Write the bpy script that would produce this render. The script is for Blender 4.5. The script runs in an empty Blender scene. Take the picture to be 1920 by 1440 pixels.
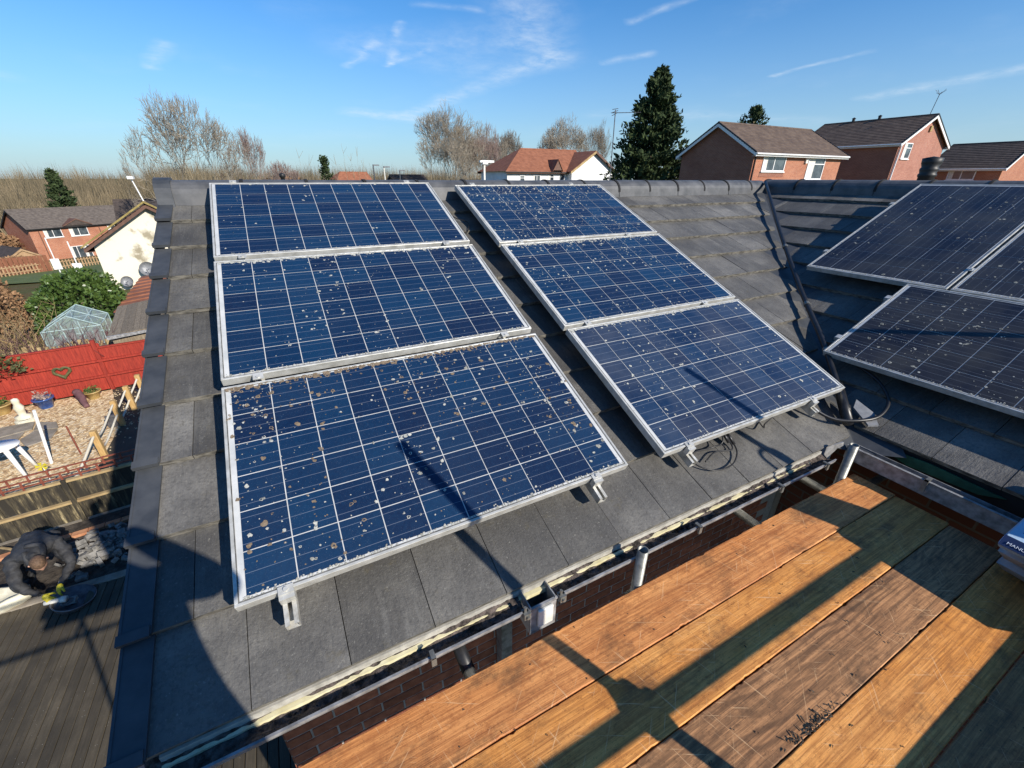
import bpy, bmesh, math, random
import numpy as np
from mathutils import Vector, Matrix, noise
random.seed(7); np.random.seed(7)
PI = math.pi
SC = bpy.context.scene
COL = SC.collection
# ------------------------------------------------------------------ camera
cd = bpy.data.cameras.new('camera'); cam = bpy.data.objects.new('camera', cd); COL.objects.link(cam)
cd.sensor_width = 36; cd.lens = 14.887; cd.clip_start = 0.03; cd.clip_end = 6000
pit, yaw, rol = math.radians(25.957), math.radians(27.791), math.radians(0.19)
fw = Vector((math.sin(yaw)*math.cos(pit), math.cos(yaw)*math.cos(pit), -math.sin(pit)))
ri = Vector((math.cos(yaw), -math.sin(yaw), 0)); up = ri.cross(fw)
r2 = ri*math.cos(rol)+up*math.sin(rol); u2 = up*math.cos(rol)-ri*math.sin(rol)
M = Matrix((r2, u2, -fw)).transposed().to_4x4(); M.translation = (0.366, -4.044, 0.040)
cam.matrix_world = M; SC.camera = cam
# ------------------------------------------------------------------ sun and sky
SUN_EL, SUN_AZ = math.radians(29), math.radians(156.5)         # azimuth clockwise from +Y
sdir = Vector((math.sin(SUN_AZ)*math.cos(SUN_EL), math.cos(SUN_AZ)*math.cos(SUN_EL), math.sin(SUN_EL)))
sl = bpy.data.lights.new('sun', 'SUN'); sl.energy = 5.0; sl.angle = math.radians(0.5); sl.color = (1, .93, .82)
so = bpy.data.objects.new('sun', sl); COL.objects.link(so); so.rotation_euler = sdir.to_track_quat('Z', 'Y').to_euler()
SC.view_settings.view_transform = 'Standard'; SC.view_settings.look = 'None'
SC.view_settings.exposure = 0.42; SC.view_settings.gamma = 1; SC.view_settings.use_curve_mapping = False
W = bpy.data.worlds.new('World'); SC.world = W; W.use_nodes = True
nt = W.node_tree; N = nt.nodes; LK = nt.links
bg = N['Background']; bg.inputs[1].default_value = 0.086
sky = N.new('ShaderNodeTexSky'); sky.sky_type = 'NISHITA'; sky.sun_disc = False
sky.sun_elevation = SUN_EL; sky.sun_rotation = SUN_AZ; sky.air_density = 1.0; sky.dust_density = 0.0; sky.ozone_density = 4.0
def vm(op, a, b=None, out=0):
    n = N.new('ShaderNodeVectorMath'); n.operation = op
    for i, v in enumerate((a, b)):
        if v is None: continue
        if isinstance(v, tuple): n.inputs[i].default_value = v
        else: LK.new(v, n.inputs[i])
    return n.outputs[out]
def ma(op, a, b=None, c=None, clamp=False):
    n = N.new('ShaderNodeMath'); n.operation = op; n.use_clamp = clamp
    for i, v in enumerate((a, b, c)):
        if v is None: continue
        if isinstance(v, (int, float)): n.inputs[i].default_value = v
        else: LK.new(v, n.inputs[i])
    return n.outputs[0]
tc = N.new('ShaderNodeTexCoord'); sep = N.new('ShaderNodeSeparateXYZ'); LK.new(tc.outputs['Generated'], sep.inputs[0])
den = ma('MAXIMUM', ma('ADD', sep.outputs[2], 0.12), 0.03)
cmb = N.new('ShaderNodeCombineXYZ'); LK.new(ma('DIVIDE', sep.outputs[0], den), cmb.inputs[0]); LK.new(ma('DIVIDE', sep.outputs[1], den), cmb.inputs[1])
P0 = cmb.outputs[0]                                             # a flat cloud layer seen from below
wn = N.new('ShaderNodeTexNoise'); wn.inputs['Scale'].default_value = 3.0; wn.inputs['Detail'].default_value = 6; LK.new(P0, wn.inputs['Vector'])
wob = vm('SCALE', vm('SUBTRACT', wn.outputs['Color'], (.5, .5, .5))); wob.node.inputs['Scale'].default_value = 0.16
PW = vm('ADD', P0, wob)
fn = N.new('ShaderNodeTexNoise'); fn.inputs['Scale'].default_value = 9; fn.inputs['Detail'].default_value = 8; fn.inputs['Roughness'].default_value = .65; LK.new(PW, fn.inputs['Vector'])
rag = ma('MULTIPLY_ADD', fn.outputs[0], 2.4, -0.62, clamp=True)
total = None
TRAILS = [((1.702, 2.014), (1.787, 1.729), .05, .40), ((.558, 3.241), (.68, 2.822), .05, .42), ((.807, 3.074), (.732, 2.548), .04, .46),
          ((.785, 3.119), (.928, 2.824), .05, .40), ((1.929, 2.484), (2.037, 2.248), .06, .42), ((2.892, 2.058), (2.908, 1.545), .045, .45),
          ((-.446, 3.6), (-.307, 3.187), .07, .34), ((.782, 4.219), (1.335, 4.277), .20, .48), ((1.343, 3.597), (1.636, 2.585), .16, .30),
          ((1.156, 2.105), (1.609, 2.6), .26, .34), ((3.711, 1.868), (3.705, 1.18), .14, .38), ((.753, 2.36), (1.007, 2.289), .05, .30),
          ((1.163, 4.16), (1.356, 3.634), .14, .42), ((.6, 2.9), (1.3, 2.5), .30, .22), ((1.0, 3.0), (1.5, 2.9), .2, .14),
          ((4.1, 2.4), (2.6, 3.4), .18, .14), ((-1.9, 2.2), (-1.2, 3.9), .15, .18), ((-2.5, -1), (-1, -3), .2, .35), ((2, -2), (3.5, -.6), .16, .3)]
for a, b, w_, s_ in TRAILS:
    A = (a[0], a[1], 0.0); B = (b[0]-a[0], b[1]-a[1], 0.0); l2 = B[0]**2+B[1]**2
    pa = vm('SUBTRACT', PW, A)
    h = ma('DIVIDE', vm('DOT_PRODUCT', pa, B, 1), l2, clamp=True)
    sc_ = N.new('ShaderNodeVectorMath'); sc_.operation = 'SCALE'; sc_.inputs[0].default_value = B; LK.new(h, sc_.inputs['Scale'])
    d = vm('LENGTH', vm('SUBTRACT', pa, sc_.outputs[0]), None, 1)
    m = ma('POWER', ma('SUBTRACT', 1.0, ma('DIVIDE', d, w_), clamp=True), 1.4)
    m = ma('MULTIPLY', ma('MULTIPLY', m, rag), s_)
    total = m if total is None else ma('ADD', total, m)
big = N.new('ShaderNodeTexNoise'); big.inputs['Scale'].default_value = 1.1; big.inputs['Detail'].default_value = 5; LK.new(PW, big.inputs['Vector'])
veil = ma('MULTIPLY', ma('MULTIPLY_ADD', big.outputs[0], 2.2, -1.15, clamp=True), ma('MULTIPLY', rag, .22))
total = ma('ADD', total, veil, clamp=True)
gam = N.new('ShaderNodeHueSaturation'); gam.inputs['Saturation'].default_value = 1.15; gam.inputs['Value'].default_value = 1.0; LK.new(sky.outputs[0], gam.inputs['Color'])
tint = N.new('ShaderNodeMix'); tint.data_type = 'RGBA'; tint.blend_type = 'MULTIPLY'; tint.inputs['Factor'].default_value = 1; LK.new(gam.outputs[0], tint.inputs[6]); tint.inputs[7].default_value = (.66, 1.14, 1.40, 1)
low = ma('MULTIPLY', ma('POWER', ma('SUBTRACT', 1.0, ma('MULTIPLY', ma('MAXIMUM', sep.outputs[2], 0.0), 2.7, clamp=True)), 2.0), .88)     # pale blue-grey haze all round the horizon
hz_ = N.new('ShaderNodeMix'); hz_.data_type = 'RGBA'; LK.new(low, hz_.inputs['Factor']); LK.new(tint.outputs[2], hz_.inputs[6]); hz_.inputs[7].default_value = (4.1, 4.9, 5.7, 1)
mx = N.new('ShaderNodeMix'); mx.data_type = 'RGBA'; LK.new(total, mx.inputs['Factor']); LK.new(hz_.outputs[2], mx.inputs[6]); mx.inputs[7].default_value = (7.5, 8.3, 9.0, 1)
LK.new(mx.outputs[2], bg.inputs[0])
# ------------------------------------------------------------------ materials
def new_mat(name):
    m = bpy.data.materials.new(name); m.use_nodes = True
    return m, m.node_tree, m.node_tree.nodes['Principled BSDF']
def nd(t, typ, **kw):
    n = t.nodes.new(typ)
    for k, v in kw.items():
        if k in n.inputs.keys(): n.inputs[k].default_value = v
        else: setattr(n, k, v)
    return n
def coords(t, scale=(1, 1, 1), space='pos', rnd=0.0):
    if space == 'pos': o = t.nodes.new('ShaderNodeNewGeometry').outputs['Position']
    else: o = t.nodes.new('ShaderNodeTexCoord').outputs['Object']
    mp = nd(t, 'ShaderNodeMapping'); mp.inputs['Scale'].default_value = scale
    if rnd:
        oi = t.nodes.new('ShaderNodeObjectInfo'); mu = nd(t, 'ShaderNodeMath', operation='MULTIPLY'); mu.inputs[1].default_value = rnd
        t.links.new(oi.outputs['Random'], mu.inputs[0]); t.links.new(mu.outputs[0], mp.inputs['Location'])
    t.links.new(o, mp.inputs['Vector']); return mp.outputs[0]
def noi(t, vec, scale, detail=4, rough=.55, dist=0):
    n = nd(t, 'ShaderNodeTexNoise'); n.inputs['Scale'].default_value = scale; n.inputs['Detail'].default_value = detail
    n.inputs['Roughness'].default_value = rough; n.inputs['Distortion'].default_value = dist
    t.links.new(vec, n.inputs['Vector']); return n.outputs[0]
def ramp(t, f, stops):
    r = nd(t, 'ShaderNodeValToRGB'); e = r.color_ramp.elements
    while len(e) < len(stops): e.new(.5)
    for i, (p, c) in enumerate(stops):
        e[i].position = p; e[i].color = (c[0], c[1], c[2], 1) if isinstance(c, tuple) else (c, c, c, 1)
    t.links.new(f, r.inputs[0]); return r.outputs[0]
def mixc(t, f, a, b, typ='MIX'):
    m = nd(t, 'ShaderNodeMix', data_type='RGBA', blend_type=typ)
    for i, v in ((0, f), (6, a), (7, b)):
        if isinstance(v, (int, float)): m.inputs[i].default_value = v
        elif isinstance(v, tuple): m.inputs[i].default_value = (v[0], v[1], v[2], 1)
        else: t.links.new(v, m.inputs[i])
    return m.outputs[2]
def rnd_out(t): return t.nodes.new('ShaderNodeObjectInfo').outputs['Random']
def bump(t, b, h, strength=.4, dist=.01):
    n = nd(t, 'ShaderNodeBump'); n.inputs['Strength'].default_value = strength; n.inputs['Distance'].default_value = dist
    t.links.new(h, n.inputs['Height']); t.links.new(n.outputs[0], b.inputs['Normal'])
def simple(name, c1, c2, scale=8, rough=.7, metal=0, bmp=.3, stretch=(1, 1, 1), detail=6, spec=.4, dist=.01, lo=.35, hi=.65, rv=0.0, bd=.004, coat=0):
    m, t, b = new_mat(name); v = coords(t, stretch, 'pos')
    f = noi(t, v, scale, detail, .6, dist)
    c = ramp(t, f, [(lo, c1), (hi, c2)])
    if rv:
        hs = nd(t, 'ShaderNodeHueSaturation'); ml = nd(t, 'ShaderNodeMapRange'); ml.inputs['To Min'].default_value = 1-rv; ml.inputs['To Max'].default_value = 1+rv
        t.links.new(rnd_out(t), ml.inputs['Value']); t.links.new(ml.outputs[0], hs.inputs['Value']); t.links.new(c, hs.inputs['Color']); c = hs.outputs[0]
    t.links.new(c, b.inputs['Base Color']); b.inputs['Roughness'].default_value = rough; b.inputs['Metallic'].default_value = metal
    b.inputs['Specular IOR Level'].default_value = spec; b.inputs['Coat Weight'].default_value = coat
    if bmp: bump(t, b, noi(t, v, scale*3, 5), bmp, bd)
    return m
def tile_mat(name, ax):
    m, t, b = new_mat(name)
    v = coords(t, (1, 1, 1), 'pos')
    st = coords(t, (9, 1.2, 1.2) if ax == 'y' else (1.2, 9, 1.2), 'pos')
    base = ramp(t, noi(t, v, 4, 8, .65), [(.3, (.080, .077, .073)), (.5, (.135, .129, .118)), (.72, (.195, .185, .165))])
    hs = nd(t, 'ShaderNodeHueSaturation'); ml = nd(t, 'ShaderNodeMapRange'); ml.inputs['To Min'].default_value = .66; ml.inputs['To Max'].default_value = 1.25
    t.links.new(rnd_out(t), ml.inputs['Value']); t.links.new(ml.outputs[0], hs.inputs['Value']); t.links.new(base, hs.inputs['Color'])
    c = mixc(t, ramp(t, noi(t, st, 2.0, 6, .7), [(.52, 0.0), (.72, .55)]), hs.outputs[0], (.20, .195, .18))     # pale wash streaks down the slope
    c = mixc(t, ramp(t, noi(t, v, 1.7, 5, .6), [(.40, .5), (.60, 0.0)]), c, (.045, .044, .043))                  # darker damp patches across several tiles
    c = mixc(t, ramp(t, noi(t, v, 60, 6, .75), [(.36, .5), (.52, 0.0)]), c, (.048, .046, .044))
    c = mixc(t, ramp(t, noi(t, v, 110, 3), [(.63, 0.0), (.74, .5)]), c, (.29, .28, .245))                          # grit and lichen dots
    c = mixc(t, ramp(t, noi(t, v, 30, 5, .75), [(.66, 0.0), (.75, .55)]), c, (.26, .245, .20))
    c = mixc(t, ramp(t, noi(t, v, 17, 4, .7), [(.60, 0.0), (.74, .45)]), c, (.10, .085, .05))
    t.links.new(c, b.inputs['Base Color']); b.inputs['Roughness'].default_value = .58; b.inputs['Specular IOR Level'].default_value = .35
    ad = nd(t, 'ShaderNodeMath', operation='ADD'); t.links.new(noi(t, v, 90, 6, .7), ad.inputs[0]); t.links.new(noi(t, st, 6, 5), ad.inputs[1])
    bump(t, b, ad.outputs[0], .75, .005); return m
MT = {}
MT['tileL'] = tile_mat('concrete_tile_front', 'y'); MT['tileR'] = tile_mat('concrete_tile_wing', 'x')
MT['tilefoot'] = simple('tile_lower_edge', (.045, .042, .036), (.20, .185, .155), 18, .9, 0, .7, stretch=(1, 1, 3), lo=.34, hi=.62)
MT['verge'] = simple('verge_plastic', (.034, .038, .044), (.060, .064, .070), 9, .55, 0, .1, spec=.5)
MT['ridge'] = simple('ridge_tile', (.055, .057, .06), (.11, .11, .112), 7, .5, 0, .25)
MT['dark'] = simple('dark_void', (.012, .012, .013), (.02, .02, .02), 8, .9, 0, 0)
MT['cable'] = simple('black_cable', (.012, .012, .013), (.022, .022, .024), 30, .38, 0, 0)
MT['alu'] = simple('panel_aluminium', (.40, .395, .36), (.60, .595, .56), 18, .42, .3, .05, spec=.5)
MT['aludirty'] = simple('rail_aluminium', (.34, .32, .27), (.66, .65, .6), 22, .45, .4, .1)
MT['galv'] = simple('galvanised_tube', (.13, .13, .12), (.30, .30, .27), 24, .46, .55, .15, lo=.3, hi=.7)
MT['gutter'] = simple('grey_gutter', (.15, .15, .15), (.36, .36, .36), 22, .4, .15, .1)
MT['fascia'] = simple('cream_fascia', (.55, .49, .28), (.72, .67, .45), 16, .5, 0, .1)
MT['litstrip'] = simple('sunlit_tile_edge_strip', (.26, .245, .21), (.44, .42, .37), 20, .9, 0, .4)
MT['moss'] = simple('gutter_moss', (.018, .014, .011), (.15, .12, .105), 38, .95, 0, .9, lo=.38, hi=.68, bd=.01)
MT['mortar'] = simple('mortar', (.36, .31, .27), (.46, .40, .35), 40, .9, 0, .4)
MT['brick'] = simple('brick', (.28, .085, .045), (.44, .145, .075), 22, .85, 0, .5, rv=.3)
MT['white'] = simple('white_paint', (.70, .70, .68), (.82, .82, .80), 6, .45, 0, .05)
MT['offwhite'] = simple('weathered_white', (.50, .48, .42), (.74, .72, .66), 12, .6, 0, .1)
MT['glass'] = simple('window_glass', (.03, .04, .05), (.10, .12, .13), 1.3, .06, 0, 0, spec=.8)
MT['soil'] = simple('soil', (.025, .02, .016), (.085, .07, .055), 9, .95, 0, .8, bd=.03)
MT['green'] = simple('green_felt', (.004, .06, .035), (.01, .10, .06), 20, .6, 0, .2)
MT['roofbrown'] = simple('brown_roof_tiles', (.075, .05, .038), (.135, .095, .07), 2.2, .8, 0, .4, rv=.0, bd=.02)
MT['roofterra'] = simple('terracotta_roof_tiles', (.20, .075, .04), (.30, .12, .065), 2.2, .8, 0, .4, bd=.02)
MT['roofgrey'] = simple('grey_roof_tiles', (.085, .07, .06), (.15, .125, .105), 3, .85, 0, .4, bd=.02)
MT['roofdark'] = simple('dark_roof_tiles', (.045, .035, .03), (.085, .065, .055), 3, .85, 0, .4, bd=.02)
MT['mossy'] = simple('mossy_verge', (.18, .13, .04), (.34, .27, .10), 5, .9, 0, .4)
MT['browntrim'] = simple('brown_trim', (.10, .05, .035), (.15, .08, .055), 5, .6, 0, .1)
MT['blacktrim'] = simple('black_trim', (.012, .012, .012), (.02, .02, .02), 5, .5, 0, 0)
MT['render'] = simple('cream_render', (.30, .26, .18), (.70, .65, .53), .9, .9, 0, .2, detail=9, lo=.36, hi=.46)
MT['whiterender'] = simple('white_render', (.66, .66, .64), (.80, .80, .78), .8, .85, 0, .1)
MT['red'] = simple('red_fence_paint', (.20, .016, .009), (.34, .036, .018), 5, .7, 0, .3, stretch=(9, 9, .8), rv=.10)
MT['blackwood'] = None
MT['stone'] = simple('flat_stone', (.17, .145, .11), (.30, .26, .205), 4, .85, 0, .5)
MT['postwood'] = simple('yellow_post_wood', (.36, .22, .08), (.52, .34, .14), 7, .7, 0, .2, stretch=(6, 6, 1))
MT['rope'] = simple('pale_rope', (.42, .38, .30), (.58, .54, .45), 60, .9, 0, .4)
MT['rust'] = simple('rusty_trellis', (.13, .03, .018), (.24, .07, .04), 20, .8, 0, .2)
MT['jacket'] = simple('black_jacket', (.018, .018, .02), (.042, .043, .047), 9, .75, 0, .5, bd=.02)
MT['jeans'] = simple('dark_trousers', (.02, .021, .024), (.05, .05, .055), 9, .85, 0, .5, bd=.01)
MT['skin'] = simple('skin', (.40, .22, .15), (.52, .30, .21), 12, .55, 0, .1)
MT['hair'] = simple('brown_hair', (.05, .03, .018), (.16, .095, .055), 60, .7, 0, .5, lo=.3, hi=.7)
MT['yellow'] = simple('yellow_fabric', (.42, .34, .015), (.60, .52, .05), 30, .6, 0, .2)
MT['bluepot'] = simple('blue_glaze', (.02, .05, .18), (.05, .11, .30), 6, .2, 0, 0)
MT['terra'] = simple('terracotta', (.36, .15, .075), (.50, .25, .13), 9, .8, 0, .2)
MT['yellowpot'] = simple('yellow_pot', (.30, .20, .07), (.42, .30, .12), 9, .5, 0, .1)
MT['plant'] = simple('leafy_green', (.025, .055, .015), (.10, .15, .03), 14, .6, 0, 0)
MT['purple'] = simple('purple_stems', (.10, .045, .05), (.17, .085, .085), 9, .8, 0, 0)
MT['leafdark'] = simple('dark_conifer_foliage', (.010, .024, .008), (.055, .082, .024), 1.6, .9, 0, 0, lo=.3, hi=.7, rv=0)
MT['leaflaurel'] = simple('laurel_foliage', (.022, .05, .012), (.10, .155, .035), 5, .38, 0, 0, lo=.35, hi=.65)
MT['leafolive'] = simple('olive_foliage', (.05, .055, .02), (.13, .12, .045), 3, .7, 0, 0)
MT['bark'] = simple('pale_bark', (.22, .18, .115), (.40, .33, .22), 3, .9, 0, .2)
MT['twig'] = simple('bare_twigs', (.15, .125, .095), (.28, .235, .18), 1.5, .9, 0, 0)
MT['twigpale'] = simple('pale_bare_twigs', (.23, .195, .15), (.40, .345, .265), 1.5, .9, 0, 0)
MT['twigred'] = simple('reddish_twigs', (.24, .165, .14), (.36, .27, .23), 1.5, .9, 0, 0)
MT['wood'] = simple('woodland_twigs', (.075, .064, .038), (.25, .195, .12), .10, .95, 0, 0, detail=8, lo=.40, hi=.60)
MT['straw'] = simple('dry_straw', (.28, .19, .09), (.46, .34, .17), 3, .9, 0, 0)
MT['deadhedge'] = simple('dead_hedge_leaves', (.16, .085, .04), (.32, .19, .10), 3, .9, 0, 0)
MT['shedwood'] = simple('weathered_shed_boards', (.13, .10, .065), (.26, .205, .14), 6, .85, 0, .3, stretch=(8, 1.2, 1), rv=.2)
MT['steel'] = simple('grey_tool_metal', (.10, .10, .11), (.2, .2, .21), 12, .4, .6, .1)
MT['rubble'] = simple('broken_concrete', (.16, .155, .145), (.36, .345, .32), 14, .9, 0, .4, rv=.35)
MT['tarp'] = simple('cream_tarp', (.50, .46, .33), (.70, .66, .52), 6, .6, 0, .3, bd=.02)
MT['navy'] = simple('navy_print', (.012, .028, .085), (.016, .034, .10), 6, .5, 0, 0)
MT['lightblue'] = simple('pale_blue_print', (.30, .42, .54), (.36, .48, .60), 9, .45, 0, .2, bd=.01)
MT['sack'] = simple('pale_sack', (.30, .27, .26), (.46, .42, .41), 9, .6, 0, .6, bd=.02)
MT['print'] = simple('white_print', (.72, .74, .76), (.76, .78, .8), 9, .5, 0, 0)
MT['greyflap'] = simple('lead_flap', (.15, .155, .165), (.26, .265, .275), 12, .5, .2, .2)
MT['picket'] = simple('tan_picket', (.30, .19, .10), (.42, .28, .16), 4, .8, 0, 0)
MT['brownfence'] = simple('brown_fence', (.16, .06, .03), (.25, .10, .055), 3, .8, 0, .2, stretch=(4, 4, .6))
MT['blackboard'] = None
def wood_mat(name, c1, c2, c3, seed, wave=.45, freq=20):
    m, t, b = new_mat(name)
    v = coords(t, (1, 1, 1), 'pos'); mp = nd(t, 'ShaderNodeMapping'); mp.inputs['Location'].default_value = (seed*3.1, seed*1.7, 0); t.links.new(v, mp.inputs['Vector']); v = mp.outputs[0]
    def sv(s):
        q = nd(t, 'ShaderNodeMapping'); q.inputs['Scale'].default_value = s; t.links.new(v, q.inputs['Vector']); return q.outputs[0]
    wv = nd(t, 'ShaderNodeTexWave', wave_type='BANDS', bands_direction='Y', wave_profile='SIN'); wv.inputs['Scale'].default_value = freq
    wv.inputs['Distortion'].default_value = 34; wv.inputs['Detail'].default_value = 3; wv.inputs['Detail Scale'].default_value = 2.6/freq; wv.inputs['Detail Roughness'].default_value = .45
    t.links.new(sv((.42, 1, 1)), wv.inputs['Vector'])
    fine = noi(t, sv((4, 190, 1)), 1.0, 5, .7)
    big = noi(t, sv((1.0, 3.0, 1)), 2.0, 6, .65)
    c = mixc(t, ramp(t, big, [(.35, 0.0), (.65, 1.0)]), c1, c2)
    c = mixc(t, ramp(t, noi(t, sv((2.2, 5, 1)), 1.7, 5, .6), [(.52, 0.0), (.68, .6)]), c, tuple(min(.92, x*1.22) for x in c2))      # rubbed golden patches
    msk = ramp(t, noi(t, sv((.8, 2.5, 1)), 1.6, 3), [(.42, .25), (.60, 1.0)]); wf = nd(t, 'ShaderNodeMath', operation='MULTIPLY'); t.links.new(ramp(t, wv.outputs[0], [(.15, wave), (.60, 0.0)]), wf.inputs[0]); t.links.new(msk, wf.inputs[1])
    c = mixc(t, wf.outputs[0], c, c3)
    streak = noi(t, sv((1.6, 42, 1)), 1.0, 6, .7, .6)
    c = mixc(t, ramp(t, streak, [(.36, .62), (.53, 0.0)]), c, c3)
    c = mixc(t, ramp(t, fine, [(.36, .65), (.56, 0.0)]), c, c3)
    c = mixc(t, ramp(t, noi(t, sv((9, 13, 1)), 2.0, 8, .75), [(.50, 0.0), (.68, .70)]), c, c3)                              # mottled wear
    c = mixc(t, ramp(t, noi(t, sv((1.4, 2.2, 1)), 3.2, 8, .72), [(.52, 0.0), (.68, .68)]), c, (.095, .055, .03))           # grime
    c = mixc(t, ramp(t, noi(t, sv((22, 34, 1)), 2.2, 6, .75), [(.56, 0.0), (.70, .7)]), c, tuple(x*.55 for x in c3))
    c = mixc(t, ramp(t, noi(t, sv((40, 60, 1)), 4, 2), [(.69, 0.0), (.73, .75)]), c, (.03, .022, .016))
    for an in (.5, -.7, 1.3):                                                                                                 # scratches
        r_ = nd(t, 'ShaderNodeMapping'); r_.inputs['Rotation'].default_value = (0, 0, an); t.links.new(v, r_.inputs['Vector']); q = nd(t, 'ShaderNodeMapping'); q.inputs['Scale'].default_value = (5, 120, 1); t.links.new(r_.outputs[0], q.inputs['Vector'])
        c = mixc(t, ramp(t, noi(t, q.outputs[0], 1.0, 3, .6), [(.66, 0.0), (.72, .50)]), c, (.80, .52, .28))
    vo = nd(t, 'ShaderNodeTexVoronoi'); vo.inputs['Scale'].default_value = 2.6; t.links.new(sv((1.1, 2.0, 1)), vo.inputs['Vector'])
    c = mixc(t, ramp(t, vo.outputs['Distance'], [(.018, .9), (.05, 0.0)]), c, (.022, .014, .010))
    c = mixc(t, ramp(t, vo.outputs['Distance'], [(.04, .45), (.13, 0.0)]), c, c3)
    t.links.new(c, b.inputs['Base Color']); b.inputs['Roughness'].default_value = .62; b.inputs['Specular IOR Level'].default_value = .3
    ad = nd(t, 'ShaderNodeMath', operation='MULTIPLY_ADD'); ad.inputs[1].default_value = 1.2; t.links.new(fine, ad.inputs[0]); t.links.new(streak, ad.inputs[2])
    bump(t, b, ad.outputs[0], .5, .0022); return m
BOARD = [wood_mat('scaffold_wood_a', (.66, .265, .082), (.76, .35, .12), (.30, .10, .032), 1, .20, 16),
         wood_mat('scaffold_wood_b', (.70, .285, .062), (.80, .375, .11), (.32, .115, .030), 2, .16, 18),
         wood_mat('scaffold_wood_c', (.42, .205, .09), (.54, .275, .12), (.11, .058, .03), 3, .80, 11),
         wood_mat('scaffold_wood_d', (.72, .285, .055), (.82, .38, .11), (.32, .115, .030), 4, .16, 17),
         wood_mat('scaffold_wood_e', (.42, .205, .075), (.50, .265, .10), (.15, .078, .035), 5, .3, 14)]
def deck_mat():
    m, t, b = new_mat('mossy_deck_boards'); v = coords(t, (1, 1, 1), 'pos'); s = coords(t, (14, 1, 1), 'pos')
    c = ramp(t, noi(t, v, 1.6, 7, .65), [(.3, (.034, .027, .018)), (.5, (.070, .056, .036)), (.7, (.115, .092, .06))])
    c = mixc(t, ramp(t, noi(t, s, 2.5, 5), [(.4, .6), (.6, 0.0)]), c, (.045, .036, .022))
    c = mixc(t, ramp(t, noi(t, v, 60, 2), [(.72, 0.0), (.76, .9)]), c, (.4, .38, .33))
    hs = nd(t, 'ShaderNodeHueSaturation'); ml = nd(t, 'ShaderNodeMapRange'); ml.inputs['To Min'].default_value = .7; ml.inputs['To Max'].default_value = 1.25
    t.links.new(rnd_out(t), ml.inputs['Value']); t.links.new(ml.outputs[0], hs.inputs['Value']); t.links.new(c, hs.inputs['Color'])
    t.links.new(hs.outputs[0], b.inputs['Base Color']); b.inputs['Roughness'].default_value = .85
    bump(t, b, noi(t, s, 9, 5), .5, .006); return m
MT['deck'] = deck_mat()
def streak_wood():
    m, t, b = new_mat('black_stained_boards'); v = coords(t, (1, 1, .14), 'pos')
    c = ramp(t, noi(t, v, 13, 7, .7), [(.46, (.022, .018, .012)), (.58, (.075, .06, .034)), (.66, (.30, .24, .13)), (.74, (.42, .37, .24))])
    t.links.new(c, b.inputs['Base Color']); b.inputs['Roughness'].default_value = .85; bump(t, b, noi(t, v, 30, 5), .4, .006); return m
MT['blackwood'] = streak_wood()
def cell_mat(name, c1, c2, dust, dustcol):
    m, t, b = new_mat(name)
    ob = t.nodes.new('ShaderNodeTexCoord').outputs['Object']; pos = t.nodes.new('ShaderNodeNewGeometry').outputs['Position']
    vo = nd(t, 'ShaderNodeTexVoronoi'); vo.inputs['Scale'].default_value = 90; t.links.new(pos, vo.inputs['Vector'])
    bw = nd(t, 'ShaderNodeRGBToBW'); t.links.new(vo.outputs['Color'], bw.inputs[0])
    f = nd(t, 'ShaderNodeMath', operation='MULTIPLY_ADD'); f.inputs[1].default_value = .3; t.links.new(bw.outputs[0], f.inputs[0])
    f2 = nd(t, 'ShaderNodeMath', operation='MULTIPLY'); f2.inputs[1].default_value = .75; t.links.new(rnd_out(t), f2.inputs[0]); t.links.new(f2.outputs[0], f.inputs[2])
    c = mixc(t, f.outputs[0], c1, c2)
    sp = nd(t, 'ShaderNodeSeparateXYZ'); t.links.new(ob, sp.inputs[0])
    line = None                                                       # three printed silver busbars
    for y0 in (-.052, 0.0, .052):
        d = nd(t, 'ShaderNodeMath', operation='SUBTRACT'); d.inputs[1].default_value = y0; t.links.new(sp.outputs[1], d.inputs[0])
        a = nd(t, 'ShaderNodeMath', operation='ABSOLUTE'); t.links.new(d.outputs[0], a.inputs[0])
        l = nd(t, 'ShaderNodeMath', operation='LESS_THAN'); l.inputs[1].default_value = .0010; t.links.new(a.outputs[0], l.inputs[0])
        if line is None: line = l.outputs[0]
        else:
            x = nd(t, 'ShaderNodeMath', operation='MAXIMUM'); t.links.new(line, x.inputs[0]); t.links.new(l.outputs[0], x.inputs[1]); line = x.outputs[0]
    lf = nd(t, 'ShaderNodeMath', operation='MULTIPLY'); lf.inputs[1].default_value = .28; t.links.new(line, lf.inputs[0])
    c = mixc(t, lf.outputs[0], c, (.36, .40, .46))
    c = mixc(t, ramp(t, noi(t, pos, 330, 2), [(.66, 0.0), (.74, .3)]), c, (.3, .32, .35))
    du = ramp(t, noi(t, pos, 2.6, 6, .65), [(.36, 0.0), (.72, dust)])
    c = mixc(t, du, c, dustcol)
    t.links.new(c, b.inputs['Base Color']); b.inputs['Roughness'].default_value = .5; b.inputs['Specular IOR Level'].default_value = .25
    b.inputs['Coat Weight'].default_value = .55; b.inputs['Coat Roughness'].default_value = .14; b.inputs['Coat IOR'].default_value = 1.35
    return m
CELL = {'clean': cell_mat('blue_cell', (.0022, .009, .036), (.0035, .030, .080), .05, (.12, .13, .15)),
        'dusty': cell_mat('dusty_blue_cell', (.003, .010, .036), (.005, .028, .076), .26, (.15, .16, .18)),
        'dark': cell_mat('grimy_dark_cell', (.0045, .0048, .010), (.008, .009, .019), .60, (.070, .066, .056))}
MT['back'] = simple('white_backsheet', (.42, .43, .42), (.56, .56, .54), 12, .3, 0, 0, coat=.4)
MT['seal'] = simple('grey_seal', (.05, .05, .048), (.16, .155, .14), 30, .7, 0, 0)
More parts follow.
